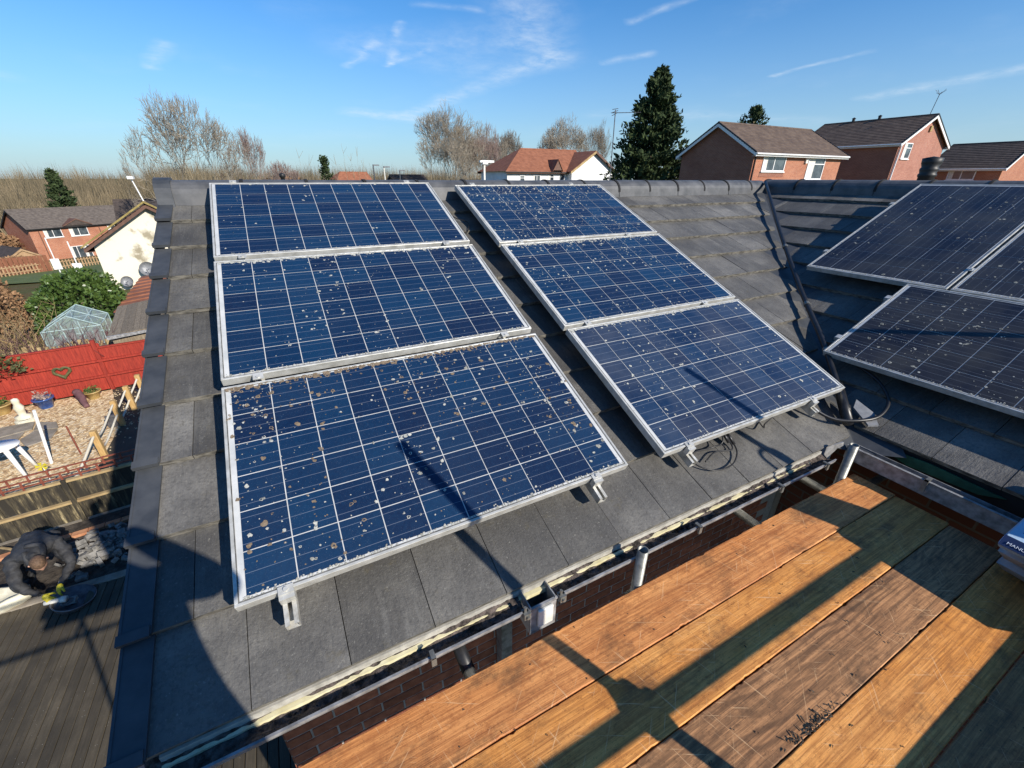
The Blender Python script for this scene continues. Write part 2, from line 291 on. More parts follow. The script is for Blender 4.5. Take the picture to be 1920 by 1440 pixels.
MT['lichw'] = simple('pale_lichen', (.26, .26, .23), (.50, .49, .43), 90, .9, 0, 0)
MT['lichb'] = simple('brown_lichen', (.11, .08, .05), (.24, .18, .12), 90, .9, 0, 0)
MT['lichg'] = simple('grey_lichen', (.18, .18, .155), (.34, .33, .28), 90, .9, 0, 0)
def gravel_mat():
    m, t, b = new_mat('gravel_bed'); v = coords(t, (1, 1, 1), 'pos'); vo = nd(t, 'ShaderNodeTexVoronoi'); vo.inputs['Scale'].default_value = 16; t.links.new(v, vo.inputs['Vector'])
    bw = nd(t, 'ShaderNodeRGBToBW'); t.links.new(vo.outputs['Color'], bw.inputs[0])
    c = ramp(t, bw.outputs[0], [(.2, (.32, .20, .095)), (.5, (.58, .40, .21)), (.8, (.74, .60, .39))])
    t.links.new(c, b.inputs['Base Color']); b.inputs['Roughness'].default_value = .9; bump(t, b, vo.outputs['Distance'], 1.0, .02); return m
MT['gravel'] = gravel_mat()
MT['pebble'] = simple('golden_pebbles', (.40, .26, .12), (.76, .62, .40), 23, .8, 0, 0, lo=.35, hi=.62, rv=.2)
def ground_mat():
    m, t, b = new_mat('grass_and_earth'); v = coords(t, (1, 1, 1), 'pos')
    c = ramp(t, noi(t, v, .09, 8, .65), [(.36, (.13, .085, .04)), (.48, (.085, .085, .03)), (.60, (.055, .09, .022)), (.75, (.12, .10, .045))])
    c = mixc(t, ramp(t, noi(t, v, 2.5, 6), [(.4, 0.0), (.7, .5)]), c, (.14, .11, .055))
    t.links.new(c, b.inputs['Base Color']); b.inputs['Roughness'].default_value = .95; b.inputs['Specular IOR Level'].default_value = .1
    bump(t, b, noi(t, v, 4, 6), .8, .1); return m
MT['ground'] = ground_mat()
MT['lawn'] = simple('lawn_grass', (.06, .095, .022), (.13, .15, .045), 2, .95, 0, .6, bd=.05)
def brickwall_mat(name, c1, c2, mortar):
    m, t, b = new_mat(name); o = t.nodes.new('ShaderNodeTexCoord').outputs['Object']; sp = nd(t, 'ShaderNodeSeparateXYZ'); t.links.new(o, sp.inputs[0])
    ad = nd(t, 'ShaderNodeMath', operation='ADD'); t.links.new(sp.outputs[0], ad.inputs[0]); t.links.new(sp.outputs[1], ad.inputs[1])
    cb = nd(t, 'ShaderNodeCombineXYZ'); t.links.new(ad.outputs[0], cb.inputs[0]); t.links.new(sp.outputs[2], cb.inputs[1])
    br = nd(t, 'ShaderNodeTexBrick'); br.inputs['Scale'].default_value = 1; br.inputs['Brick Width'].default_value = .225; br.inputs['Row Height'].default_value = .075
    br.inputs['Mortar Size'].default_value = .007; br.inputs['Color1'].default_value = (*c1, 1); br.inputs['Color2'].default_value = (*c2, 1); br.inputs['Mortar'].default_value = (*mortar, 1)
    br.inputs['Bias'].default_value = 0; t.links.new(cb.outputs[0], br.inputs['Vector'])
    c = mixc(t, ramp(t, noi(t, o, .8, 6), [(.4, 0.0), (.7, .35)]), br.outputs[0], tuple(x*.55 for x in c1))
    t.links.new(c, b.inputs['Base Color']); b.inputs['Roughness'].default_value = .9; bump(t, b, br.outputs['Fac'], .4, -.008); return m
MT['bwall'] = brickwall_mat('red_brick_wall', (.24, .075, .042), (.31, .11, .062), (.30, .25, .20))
MT['bwallshade'] = brickwall_mat('shaded_brick_wall', (.10, .030, .018), (.16, .05, .028), (.12, .095, .08))  # red brick darkened to paint the shade below the eaves
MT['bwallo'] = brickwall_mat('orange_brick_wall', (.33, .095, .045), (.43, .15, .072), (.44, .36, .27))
MT['bwallsun'] = brickwall_mat('sunlit_pinkish_brick', (.32, .105, .066), (.40, .155, .10), (.42, .34, .28))
# ------------------------------------------------------------------ helpers
WM = {}
I4 = Matrix.Identity(4)
class MB:
    def __init__(s): s.v = []; s.f = []
    def add(s, vs, fs):
        o = len(s.v); s.v += [tuple(x) for x in vs]; s.f += [tuple(i+o for i in f) for f in fs]; return s
    def box(s, a, b, m=None):
        x0, y0, z0 = a; x1, y1, z1 = b
        vs = [Vector(p) for p in ((x0, y0, z0), (x1, y0, z0), (x1, y1, z0), (x0, y1, z0), (x0, y0, z1), (x1, y0, z1), (x1, y1, z1), (x0, y1, z1))]
        if m: vs = [m @ p for p in vs]
        return s.add(vs, [(3, 2, 1, 0), (4, 5, 6, 7), (0, 1, 5, 4), (1, 2, 6, 5), (2, 3, 7, 6), (3, 0, 4, 7)])
    def prism(s, poly, ext):
        n = len(poly); e = Vector(ext); vs = [Vector(p) for p in poly]+[Vector(p)+e for p in poly]
        return s.add(vs, [tuple(range(n-1, -1, -1)), tuple(range(n, 2*n))]+[(i, (i+1) % n, n+(i+1) % n, n+i) for i in range(n)])
    def tube(s, pts, r, seg=8, cap=True, r_end=None):
        pts = [Vector(p) for p in pts]; n = len(pts); rings = []
        t0 = (pts[1]-pts[0]).normalized(); a = t0.cross(Vector((0, 0, 1)))
        if a.length < .01: a = t0.cross(Vector((1, 0, 0)))
        a.normalize(); o = len(s.v)
        for i, p in enumerate(pts):
            t = (pts[min(i+1, n-1)]-pts[max(i-1, 0)]).normalized(); a = (a-t*a.dot(t)).normalized(); b = t.cross(a)
            rr = r if r_end is None else r+(r_end-r)*i/(n-1)
            for k in range(seg):
                an = 2*PI*k/seg; s.v.append(tuple(p+a*math.cos(an)*rr+b*math.sin(an)*rr))
        for i in range(n-1):
            for k in range(seg): s.f.append((o+i*seg+k, o+i*seg+(k+1) % seg, o+(i+1)*seg+(k+1) % seg, o+(i+1)*seg+k))
        if cap: s.f.append(tuple(o+k for k in range(seg-1, -1, -1))); s.f.append(tuple(o+(n-1)*seg+k for k in range(seg)))
        return s
    def lathe(s, prof, seg=20, c=(0, 0, 0), m=None):
        o = len(s.v); c = Vector(c)
        for r, z in prof:
            for k in range(seg):
                p = Vector((r*math.cos(2*PI*k/seg), r*math.sin(2*PI*k/seg), z)); p = (m @ p if m else p)+c; s.v.append(tuple(p))
        for i in range(len(prof)-1):
            for k in range(seg): s.f.append((o+i*seg+k, o+i*seg+(k+1) % seg, o+(i+1)*seg+(k+1) % seg, o+(i+1)*seg+k))
        return s
    def mesh(s, name, mat, smooth=False, origin=None):
        me = bpy.data.meshes.new(name); vs = np.array(s.v, float)
        if origin is None: origin = (vs.min(0)+vs.max(0))/2
        me.from_pydata((vs-np.array(origin)).tolist(), [], s.f); me.materials.append(mat)
        if smooth: me.shade_smooth()
        return me, Vector(origin)
    def build(s, name, mat, parent=None, smooth=False, M=None, bevel=0):
        me, c = s.mesh(name, mat, smooth)
        if bevel:
            bm = bmesh.new(); bm.from_mesh(me); bmesh.ops.bevel(bm, geom=[e for e in bm.edges if len(e.link_faces) == 2 and e.calc_face_angle() > .6], offset=bevel, segments=1, affect='EDGES'); bm.to_mesh(me); bm.free()
        return add(name, me, parent, Matrix.Translation(c) if M is None else M @ Matrix.Translation(c))
def add(name, me, parent=None, M=I4):
    o = bpy.data.objects.new(name, me); COL.objects.link(o)
    if parent: o.parent = parent; o.matrix_basis = WM[parent.name].inverted() @ M
    else: o.matrix_basis = M
    WM[o.name] = M.copy(); return o
def tag(o, label=None, cat=None, group=None, kind=None):
    if label: o['label'] = label
    if cat: o['category'] = cat
    if group: o['group'] = group
    if kind: o['kind'] = kind
    return o
def thing(name, loc, label, cat, group=None, M=None):
    return tag(add(name, None, None, Matrix.Translation(loc) if M is None else M), label, cat, group)
def struct(o): o['kind'] = 'structure'; return o
def stuff(o): o['kind'] = 'stuff'; return o
def arr_mesh(name, V, F, mat, smooth=False):
    V = np.asarray(V, np.float32); F = np.asarray(F, np.int32); me = bpy.data.meshes.new(name); k = F.shape[1]
    me.vertices.add(len(V)); me.vertices.foreach_set('co', V.ravel()); me.loops.add(F.size); me.loops.foreach_set('vertex_index', F.ravel())
    me.polygons.add(len(F)); me.polygons.foreach_set('loop_start', np.arange(0, F.size, k, dtype=np.int32)); me.polygons.foreach_set('loop_total', np.full(len(F), k, np.int32))
    me.update(); me.validate(); me.materials.append(mat)
    if smooth: me.shade_smooth()
    return me
def orient(n, xdir=(1, 0, 0)):
    z = Vector(n).normalized(); x = Vector(xdir); x = (x-z*x.dot(z)).normalized(); y = z.cross(x)
    return Matrix((x, y, z)).transposed().to_4x4()
def skin_mesh(name, J, E, root, mat, sub=2):
    names = list(J); idx = {n: i for i, n in enumerate(names)}
    me = bpy.data.meshes.new(name); me.from_pydata([J[n][:3] for n in names], [(idx[a], idx[b]) for a, b in E], [])
    o = bpy.data.objects.new(name, me); COL.objects.link(o)
    o.modifiers.new('skin', 'SKIN'); sd = me.skin_vertices[0].data
    for n in names:
        r = J[n][3]; sd[idx[n]].radius = (r, r) if not isinstance(r, tuple) else r; sd[idx[n]].use_root = (n == root)
    s = o.modifiers.new('sub', 'SUBSURF'); s.levels = sub; s.render_levels = sub
    dg = bpy.context.evaluated_depsgraph_get(); out = bpy.data.meshes.new_from_object(o.evaluated_get(dg))
    bpy.data.objects.remove(o); out.name = name; out.materials.clear(); out.materials.append(mat); out.shade_smooth(); return out
# ------------------------------------------------------------------ the house under the scaffold
S = math.radians(23.23); CS, SN = math.cos(S), math.sin(S)
ML = Matrix(((1, 0, 0, 0), (0, CS, -SN, 0), (0, SN, CS, 0), (0, 0, 0, 1)))                       # front slope: u along ridge, upslope, normal
MR = Matrix(((0, CS, -SN, 3.46), (-1, 0, 0, 0), (0, SN, CS, -1.4076), (0, 0, 0, 1)))             # wing slope: a = -y, upslope from its eave, normal
ZG = -5.6
house = thing('house', (3, 0, ZG), 'red brick house whose grey tiled roof carries the solar panels', 'house')
def clip(poly, a, b, c):                                                                          # keep a*x+b*y<=c
    out = []
    for i in range(len(poly)):
        p, q = poly[i], poly[(i+1) % len(poly)]; dp, dq = a*p[0]+b*p[1]-c, a*q[0]+b*q[1]-c
        if dp <= 0: out.append(p)
        if dp*dq < 0: k = dp/(dp-dq); out.append((p[0]+(q[0]-p[0])*k, p[1]+(q[1]-p[1])*k))
    return out
def tile(mb, poly, ylow, wlow, thick, jit):
    j = [random.uniform(-jit, jit) for _ in poly]
    top = [(p[0], p[1], wlow-.028*(p[1]-ylow)/.34+jj) for p, jj in zip(poly, j)]
    bot = [(x, y, w-thick) for x, y, w in top]; n = len(poly)
    mb.add(top+bot, [tuple(range(n)), tuple(range(2*n-1, n-1, -1))]+[(i, n+i, n+(i+1) % n, (i+1) % n) for i in range(n)])
def small(poly):
    if len(poly) < 3: return True
    a = sum(poly[i][0]*poly[(i+1) % len(poly)][1]-poly[(i+1) % len(poly)][0]*poly[i][1] for i in range(len(poly)))/2
    return abs(a) < .004
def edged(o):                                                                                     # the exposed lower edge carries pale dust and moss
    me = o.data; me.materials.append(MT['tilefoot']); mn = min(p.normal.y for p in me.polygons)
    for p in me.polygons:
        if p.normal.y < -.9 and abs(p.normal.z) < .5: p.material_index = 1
hid = MB()
for k in range(10):                                                                               # front slope, ten courses
    v1 = .272+.3415*k; v0 = max(v1-.39, -.10)
    off = 0 if k % 2 else -.1475
    for c in range(-2, 26):
        u0 = off+.295*c+.0015; u1 = u0+.292
        u0c, u1c = max(u0, -.275), u1
        if u1c-u0c < .02: continue
        poly = [(u0c, -v1), (u1c, -v1), (u1c, -v0), (u0c, -v0)]
        poly = clip(poly, 1, -CS, 6.461-.035)
        if small(poly): continue
        under = (.06 < u0 and u1 < 1.60 or 1.93 < u0 and u1 < 3.48) and v0 > .02 and v1 < 3.02
        if under: tile(hid, [Vector((p[0], p[1], 0)) for p in poly], -v1, -.13, .022, 0); continue
        mb = MB(); tile(mb, poly, -v1, -.13+random.uniform(-.0015, .0015), .033 if k == 9 else .026, .0016)
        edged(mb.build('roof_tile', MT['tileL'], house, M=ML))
stuff(hid.build('roof_tiles', MT['tileL'], house, M=ML))
hid = MB()
for k in range(10):                                                                               # wing slope
    t0 = .345*k; t1 = min(t0+.392, 3.40)
    off = -.03 if k % 2 else .145-.295
    for c in range(-1, 24):
        a0 = off+.295*c+.0015; a1 = a0+.292
        if a0 > 6.4: continue
        poly = clip([(a0, t0), (a1, t0), (a1, t1), (a0, t1)], -1, -CS, -(2.95+.035))
        if small(poly): continue
        under = (a0 > 2.62 and a1 < 4.15 and t0 > .50 and t1 < 1.46) or (a0 > 1.82 and t0 > 1.5 and t1 < 3.2) or a0 > 4.25
        if under: tile(hid, poly, t0, 0, .022, 0); continue
        mb = MB(); tile(mb, poly, t0, random.uniform(-.0015, .0015), .028, .0016)
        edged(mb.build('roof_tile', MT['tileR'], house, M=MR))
stuff(hid.build('roof_tiles', MT['tileR'], house, M=MR))
# deck under the tiles, valley trough
m = MB(); q = [(-.26, -3.30), (2.95, -3.30), (6.5, .02), (-.26, .05)]
m.prism([(x, y, -.20) for x, y in q], (0, 0, -.02)); m.build('roof_deck', MT['dark'], house, M=ML)
m = MB(); q = [(3.0, .03), (6.4, .03), (6.4, 3.3), (.02, 3.3)]
m.prism([(x, y, -.065) for x, y in q], (0, 0, -.02)); m.build('roof_deck', MT['dark'], house, M=MR)
def Lp(u, v, w): return ML @ Vector((u, -v, w))
def Rp(a, t, w): return MR @ Vector((a, t, w))
m = MB(); vt = [Vector((6.46, .05, -.12)), Vector((3.30, -3.11, -1.50))]
l0, l1 = Lp(6.10, -.05, -.165), Lp(3.08, 3.28, -.165); r0, r1 = Rp(.30, 3.3, -.035), Rp(3.30, -.05, -.035)
m.add([vt[0], vt[1], l1, l0, r0, r1], [(0, 1, 2, 3), (1, 0, 4, 5)]); m.build('valley_trough', MT['verge'], house)
# verge units
def slab(mb, u0, u1, v0, v1, w0, w1, tilt=.028):
    vs = []
    for w in (w0, w1):
        for u, v in ((u0, v1), (u1, v1), (u1, v0), (u0, v0)): vs.append((u, -v, w-tilt*(v1-v)/.34))
    mb.add(vs, [(3, 2, 1, 0), (4, 5, 6, 7), (0, 1, 5, 4), (1, 2, 6, 5), (2, 3, 7, 6), (3, 0, 4, 7)])
for k in range(10):
    v1 = .278+.3415*k; v0 = max(v1-.346, -.09); m = MB()
    slab(m, -.338, -.258, v0, v1, -.126, -.116); slab(m, -.346, -.338, v0, v1, -.25, -.114)
    slab(m, -.350, -.262, v1-.028, v1+.006, -.13, -.111, .01); m.build('verge_cap', MT['verge'], house, M=ML)
# ridge tiles with unions
def ridge(p0, p1, r, name='ridge_tile', mat=None, sq=.85):
    p0, p1 = Vector(p0), Vector(p1); d = (p1-p0).normalized(); side = d.cross(Vector((0, 0, 1))).normalized(); prof = []
    for i in range(13):
        a = PI*i/12; prof.append(side*math.cos(a)*r*1.12+Vector((0, 0, math.sin(a)*r)))
    prof = [side*r*1.18+Vector((0, 0, -.05))]+prof+[-side*r*1.18+Vector((0, 0, -.05))]
    mb = MB(); mb.prism([p0+q for q in prof], p1-p0); return mb.build(name, mat or MT['ridge'], house)
RY, RX, RZ = .17, 6.60, -.10
xs = [-.26+.46*i for i in range(15)]
for i, x in enumerate(xs):
    x1 = min(x+.455, 6.50)
    t = ridge((x, RY, RZ), (x1, RY, RZ), .118+.003*(i % 2))
    mb = MB(); p = []
    for q in range(13):
        a = PI*q/12; p.append((x-.012, RY-math.cos(a)*.139, RZ+math.sin(a)*.127))
    mb.prism(p, (.024, 0, 0)); mb.build('ridge_union', MT['dark'], t)
mb = MB(); p = [(-.345, RY-.16, RZ-.06)]+[(-.345, RY-math.cos(PI*q/12)*.145, RZ+math.sin(PI*q/12)*.135) for q in range(13)]+[(-.345, RY+.16, RZ-.06)]
mb.prism(p, (.10, 0, 0)); mb.box((-.345, RY-.13, RZ-.20), (-.335, RY+.13, RZ-.05)); mb.build('ridge_end_cap', MT['verge'], house)
for i in range(15):
    y = .10-.46*i; t = ridge((RX, y, RZ+.012), (RX, y-.455, RZ+.012), .118)
    mb = MB(); p = [(RX-math.cos(PI*q/12)*.139, y-.012, RZ+.012+math.sin(PI*q/12)*.127) for q in range(13)]; mb.prism(p, (0, .024, 0)); mb.build('ridge_union', MT['dark'], t)
# back slopes, walls
m = MB(); m.prism([(-.3, .20, -.13), (6.6, .20, -.13), (10.2, 3.6, -1.55), (-.3, 3.6, -1.55)], (0, 0, -.06)); m.build('back_slope', MT['tileL'], house)
m = MB(); m.prism([(6.62, .15, -.13), (6.62, -6.6, -.13), (10.0, -6.6, -1.55), (10.2, 3.6, -1.55)], (0, 0, -.06)); m.build('wing_back_slope', MT['tileR'], house)
m = MB(); m.prism([(-.09, -2.57, ZG), (-.09, 3.2, ZG), (-.09, 3.2, -1.50), (-.09, .17, -.27), (-.09, -2.57, -1.44)], (3.8, 0, 0))
m.box((3.75, -6.5, ZG), (9.5, 3.2, -1.50)); m.build('wall', MT['mortar'], house)
brk = None
for r in range(7):                                                                                # the strip of brickwork seen between gutter and boards
    z0 = -2.80+.075*r; off = 0 if r % 2 else -.1125
    for c in range(17):
        x0 = max(-.09, -.09+off+.225*c); x1 = -.09+off+.225*(c+1)-.010
        if x1-x0 < .03 or x1 > 3.72: continue
        mb = MB(); dy = random.uniform(-.002, .002); mb.box((x0, -2.575+dy*.5, z0), (x1, -2.560, z0+.065)); mb.build('brick', MT['brick'], house, bevel=.003)
m = MB(); m.box((-.095, -2.579, ZG), (3.72, -2.565, -2.803)); m.box((-.095, -2.579, -2.272), (3.72, -2.565, -1.6)); m.build('lower_brickwork', MT['bwallshade'], house)
m = MB(); m.box((3.741, -6.5, ZG), (3.753, -2.6, -1.6)); m.build('wing_brickwork', MT['bwallshade'], house)
m = MB(); m.box((-.104, -2.55, ZG), (-.092, 3.2, -1.56)); m.build('gable_brickwork', MT['bwall'], house)
m = MB(); m.box((1.035, -2.66, ZG), (1.105, -2.585, -1.62)); m.build('downpipe', MT['gutter'], house, bevel=.004)
# eaves
m = MB(); m.box((-.24, -3.037, -1.516), (2.93, -2.99, -1.494)); m.build('eaves_board', MT['fascia'], house)
m = MB(); m.box((-.24, -3.021, -1.4915), (3.06, -2.985, -1.466)); m.build('lit_edge_strip', MT['litstrip'], house)  # pale dusty strip standing in for the sunlit front faces of the eave tiles
m = MB(); m.box((-.24, -2.985, -1.66), (3.3, -2.965, -1.5)); m.box((-.2, -2.965, -1.65), (3.3, -2.59, -1.64)); m.build('fascia_board', MT['white'], house)
def round_gutter(p0, p1, name='gutter'):
    p0, p1 = Vector(p0), Vector(p1); R_, T_w = .056, .004; prof = []
    for i in range(13): a = PI*i/12; prof.append(Vector((0, math.cos(a)*R_, -math.sin(a)*R_)))
    prof.append(Vector((0, -R_-.003, .004))); prof.append(Vector((0, -R_+.006, .004)))
    for i in range(12, -1, -1): a = PI*i/12; prof.append(Vector((0, math.cos(a)*(R_-T_w), -math.sin(a)*(R_-T_w)+.0005)))
    mb = MB(); mb.prism([p0+q for q in prof], p1-p0); return mb.build(name, MT['gutter'], house)
def gutter(p0, p1, out, name='gutter'):                                                           # box-section gutter; out = unit vector away from the wall
    p0, p1, out = Vector(p0), Vector(p1), Vector(out); Z = Vector((0, 0, 1)); prof = [(0, -.02), (0, -.095), (.092, -.095), (.092, -.004), (.104, -.004), (.104, 0), (.087, 0), (.087, -.089), (.005, -.089), (.005, -.02)]
    mb = MB(); mb.prism([p0+out*a+Z*b for a, b in prof], p1-p0); return mb.build(name, MT['gutter'], house)
GY = -3.000
GC, GZ = -3.050, -1.474
ga = round_gutter((-.30, GC, GZ), (.935, GC, GZ)); gb = round_gutter((1.075, GC, GZ), (3.06, GC, GZ))
gw = gutter((3.36, -3.06, -1.455), (3.36, -3.83, -1.455), (-1, 0, 0)); gw2 = gutter((3.40, -3.90, -1.455), (3.40, -6.2, -1.455), (-1, 0, 0))
for (x0, x1, par) in ((-.28, .935, ga), (1.08, 3.08, gb)):                                        # silt and moss lying in the gutter
    V = []; F = []; nx = int((x1-x0)/.012); ny = 8
    for i in range(nx+1):
        for j in range(ny+1):
            x = x0+(x1-x0)*i/nx; y = GC+.048-.096*j/ny
            h = noise.fractal(Vector((x*16, y*30, 3.3)), .8, 2, 5)*.013+noise.noise(Vector((x*5, y*9, 1)))*.008
            V.append((x, y, GZ-.050*(max(0, 1-((y-GC)/.052)**2))**.5+h+.012+max(0, .02-(j/ny)*.03)))
    for i in range(nx):
        for j in range(ny): a = i*(ny+1)+j; F.append((a, a+1, a+ny+2, a+ny+1))
    stuff(add('gutter_moss', arr_mesh('gutter_moss', V, F, MT['moss'], True), par))
V = []; F = []; nx = 60; ny = 6
for i in range(nx+1):
    for j in range(ny+1):
        y = -3.08-.74*i/nx; x = 3.355-.080*j/ny; V.append((x, y, -1.515+noise.fractal(Vector((x*40, y*18, 7)), .8, 2, 5)*.012))
for i in range(nx):
    for j in range(ny): a = i*(ny+1)+j; F.append((a, a+1, a+ny+2, a+ny+1))
stuff(add('gutter_moss', arr_mesh('gutter_moss', V, F, MT['moss'], True), gw))
V = []; F = []
for i in range(900):                                                                              # dark moss tufts along the back of the gutter
    x = random.uniform(-.28, 2.3); 
    if .93 < x < 1.08 or noise.noise(Vector((x*3, 0, 0))) < -.1: continue
    y = -3.040-abs(random.gauss(0, .007)); z = -1.522+random.uniform(0, .012); r = random.uniform(.003, .010); o = len(V)
    for q in range(4): V.append((x+random.uniform(-r, r), y+random.uniform(-r, r), z+random.uniform(-r, r)))
    F += [(o, o+1, o+2), (o, o+2, o+3), (o+1, o+3, o+2)]
stuff(add('eaves_moss', arr_mesh('eaves_moss', V, F, MT['dark']), house))
m = MB()                                                                                          # hopper outlet
for a, b in (((.945, -3.105, -1.62), (.950, -3.0, -1.468)), ((1.060, -3.105, -1.62), (1.065, -3.0, -1.468)), ((.945, -3.004, -1.62), (1.065, -2.999, -1.468)), ((.945, -3.108, -1.62), (1.065, -3.103, -1.482)), ((.945, -3.108, -1.625), (1.065, -2.999, -1.62))): m.box(a, b)
hop = m.build('hopper', MT['gutter'], house)
m = MB(); m.box((.975, -3.122, -1.585), (1.045, -3.109, -1.490)); m.build('hopper_plate', MT['offwhite'], hop, bevel=.003)
m = MB(); m.box((.935, -3.108, -1.484), (1.08, -3.098, -1.476)); m.build('hopper_rim', MT['gutter'], hop)
for x in (.55, 1.88, 2.52, 2.95):
    m = MB(); m.box((x-.009, -3.122, -1.50), (x+.009, -3.113, -1.458)); m.box((x-.008, -3.122, -1.463), (x+.008, -3.088, -1.457)); m.build('gutter_clip', MT['galv'], ga if x < .9 else gb)
for x in (.925, 1.090):
    m = MB(); m.box((x-.014, -3.122, -1.500), (x+.014, -3.092, -1.470)); m.tube([(x-.004, -3.107, -1.47), (x-.004, -3.107, -1.445)], .006, 6); m.tube([(x, -3.13, -1.485), (x, -3.09, -1.485)], .008, 6); m.build('gutter_bracket', MT['galv'], ga if x < 1 else gb)
for y in (-3.46, -3.09):
    m = MB(); m.box((3.244, y-.010, -1.52), (3.255, y+.010, -1.445)); m.box((3.244, y-.009, -1.452), (3.295, y+.009, -1.445)); m.build('gutter_clip', MT['galv'], gw)
m = MB(); m.box((3.02, -3.00, -1.555), (3.06, -2.98, -1.455)); m.prism([(3.06, -3.005, -1.455), (3.24, -3.045, -1.44), (3.24, -3.05, -1.47), (3.20, -3.04, -1.475), (3.17, -3.03, -1.52), (3.12, -3.02, -1.56), (3.06, -3.005, -1.55)], (0, .012, 0)); m.build('fascia_end', MT['gutter'], house)
m = MB(); m.prism([(3.47, -3.12, -1.475), (3.47, -3.30, -1.525), (3.47, -3.62, -1.51), (3.47, -3.72, -1.47), (3.47, -3.4, -1.455)], (.01, 0, 0)); m.build('felt_strip', MT['green'], house)
m = MB(); m.box((3.49, -6.3, -1.62), (3.51, -2.9, -1.44)); m.build('wing_fascia', MT['dark'], house)  # coloured near black to paint the deep shade under the wing eaves
# ------------------------------------------------------------------ solar panels
def unit_box(name, sx, sy, sz, mat):
    mb = MB(); mb.box((-sx/2, -sy/2, -sz), (sx/2, sy/2, 0)); me, c = mb.mesh(name, mat, origin=(0, 0, 0)); return me
CME = {}
for k in CELL: CME[k] = unit_box('solar_cell_'+k, .1555, .1555, .001, CELL[k])
def lichen_mesh(name, spots, mat):
    V = []; F = []
    for x, y, r, ring in spots:
        n = 10; o = len(V); a0 = random.uniform(0, 6); el = random.uniform(.7, 1.0); ra = random.uniform(0, 3.14); lob = [random.uniform(.62, 1.25) for _ in range(n)]
        hole = random.uniform(.30, .62) if (r > .005 and random.random() < .28) else 0
        for q in range(n):
            for k in ((hole, .0016), (1.0, .0011)):
                rr = r*lob[q]*k[0]; px_, py_ = rr*math.cos(a0+2*PI*q/n), rr*math.sin(a0+2*PI*q/n)*el
                V.append((x+px_*math.cos(ra)-py_*math.sin(ra), y+px_*math.sin(ra)+py_*math.cos(ra), k[1]))
        for q in range(n): q2 = (q+1) % n; F.append((o+2*q, o+2*q+1, o+2*q2+1, o+2*q2))
    return arr_mesh(name, V, F, mat)
def solar_panel(M, L, H, kind, label, group, nw, nb, ng, portrait=False, top=.6, clean_corner=False, fringe=0):
    # local frame: x 0..L along the eaves, y 0..-H down the slope, z out of the roof; cells lie just under z = 0
    p = tag(add('solar_panel', None, None, M), label, 'solar panel', group)
    fr = MB(); T = .040; l = .011
    for a, b in (((0, -l, -T), (L, 0, .0015)), ((0, -H, -T), (L, -H+l, .0015)), ((0, -H+l, -T), (l, -l, .0015)), ((L-l, -H+l, -T), (L, -l, .0015))): fr.box(a, b)
    fr.build('frame', MT['alu'], p, M=M, bevel=.0012)
    mb = MB(); mb.box((l, -H+l, -.006), (L-l, -l, -.0012)); mb.build('backsheet', MT['back'], p, M=M)
    sl_ = MB(); g = .0042
    for a, b in (((l, -l-g, -.0012), (L-l, -l, .0003)), ((l, -H+l, -.0012), (L-l, -H+l+g, .0003)), ((l, -H+l+g, -.0012), (l+g, -l-g, .0003)), ((L-l-g, -H+l+g, -.0012), (L-l, -l-g, .0003))): sl_.box(a, b)
    sl_.build('seal', MT['seal'], p, M=M)
    nx, ny = (6, 10) if portrait else (10, 6)
    px, py = (L-.068)/nx if not portrait else (L-.046)/nx, (H-.044)/ny if not portrait else (H-.068)/ny
    sx, sy = (px-.0043)/.1555, (py-.0043)/.1555
    for i in range(nx):
        for j in range(ny):
            x = L/2+(i-(nx-1)/2)*px; y = -H/2+(j-(ny-1)/2)*py
            R = Matrix.Translation((x, y, 0)) @ (Matrix.Rotation(PI/2, 4, 'Z') if portrait else I4) @ Matrix.Diagonal((sy if portrait else sx, sx if portrait else sy, 1, 1))
            add('solar_cell', CME[kind], p, M @ R)
    def sp(n, rmin, rmax, pw):
        out = []
        for _ in range(n):
            x = random.uniform(.02, L-.02); y = -(random.random()**pw)*(H-.05)-.018
            if noise.noise(Vector((x*3.2+M.translation.x*7+M.translation.y*3, y*3.2, pw*3))) < random.uniform(-.35, .22): continue
            r = rmin+(rmax-rmin)*random.random()**4.5
            out.append((x, y, r, 0))
            if random.random() < .25 and r > .006: out.append((x+random.uniform(-1, 1)*r*1.7, y+random.uniform(-1, 1)*r*1.7, r*.7, 0))
        return out
    for n, nm, mt, r0, r1 in ((nw, 'pale_lichen', 'lichw', .0018, .0100), (nb, 'brown_lichen', 'lichb', .003, .0135), (ng, 'grey_lichen', 'lichg', .003, .013)):
        if n:
            s_ = sp(n, r0, r1, top if nm != 'brown_lichen' else top*1.7)
            if fringe and nm == ('brown_lichen' if nb > 150 else 'pale_lichen'):
                s_ += [(random.uniform(.02, L-.02), -.012-abs(random.gauss(0, .012)), random.uniform(.004, .012), 0) for _ in range(fringe)]
            if nm == 'pale_lichen' or nm == 'grey_lichen': s_ += [(random.uniform(.02, L-.02), -H+.016+abs(random.gauss(0, .006)), random.uniform(.0015, .005), 0) for _ in range(160)]
            stuff(add(nm, lichen_mesh(nm, s_, MT[mt]), p, M))
    return p
GA, GB, GR = 'panels of the left column on the front roof', 'panels of the middle column on the front roof', 'panels on the shaded right-hand wing'
T_ = Matrix.Translation
LA = ['top blue solar panel of the left column with few lichen specks', 'middle blue solar panel of the left column with a lichen fringe along its top', 'lowest solar panel of the left column dotted with brown lichen']
SA = [(240, 0, 0, 1.0, 24), (520, 0, 60, 1.3, 190), (620, 640, 200, 1.3, 240)]
for k in range(3):
    v = k*(.992+.048); nw, nb, ng, tp, fg = SA[k]
    solar_panel(ML @ T_((0, -v, 0)), 1.65, .992, 'clean', LA[k], GA, nw, nb, ng, top=tp, fringe=fg)
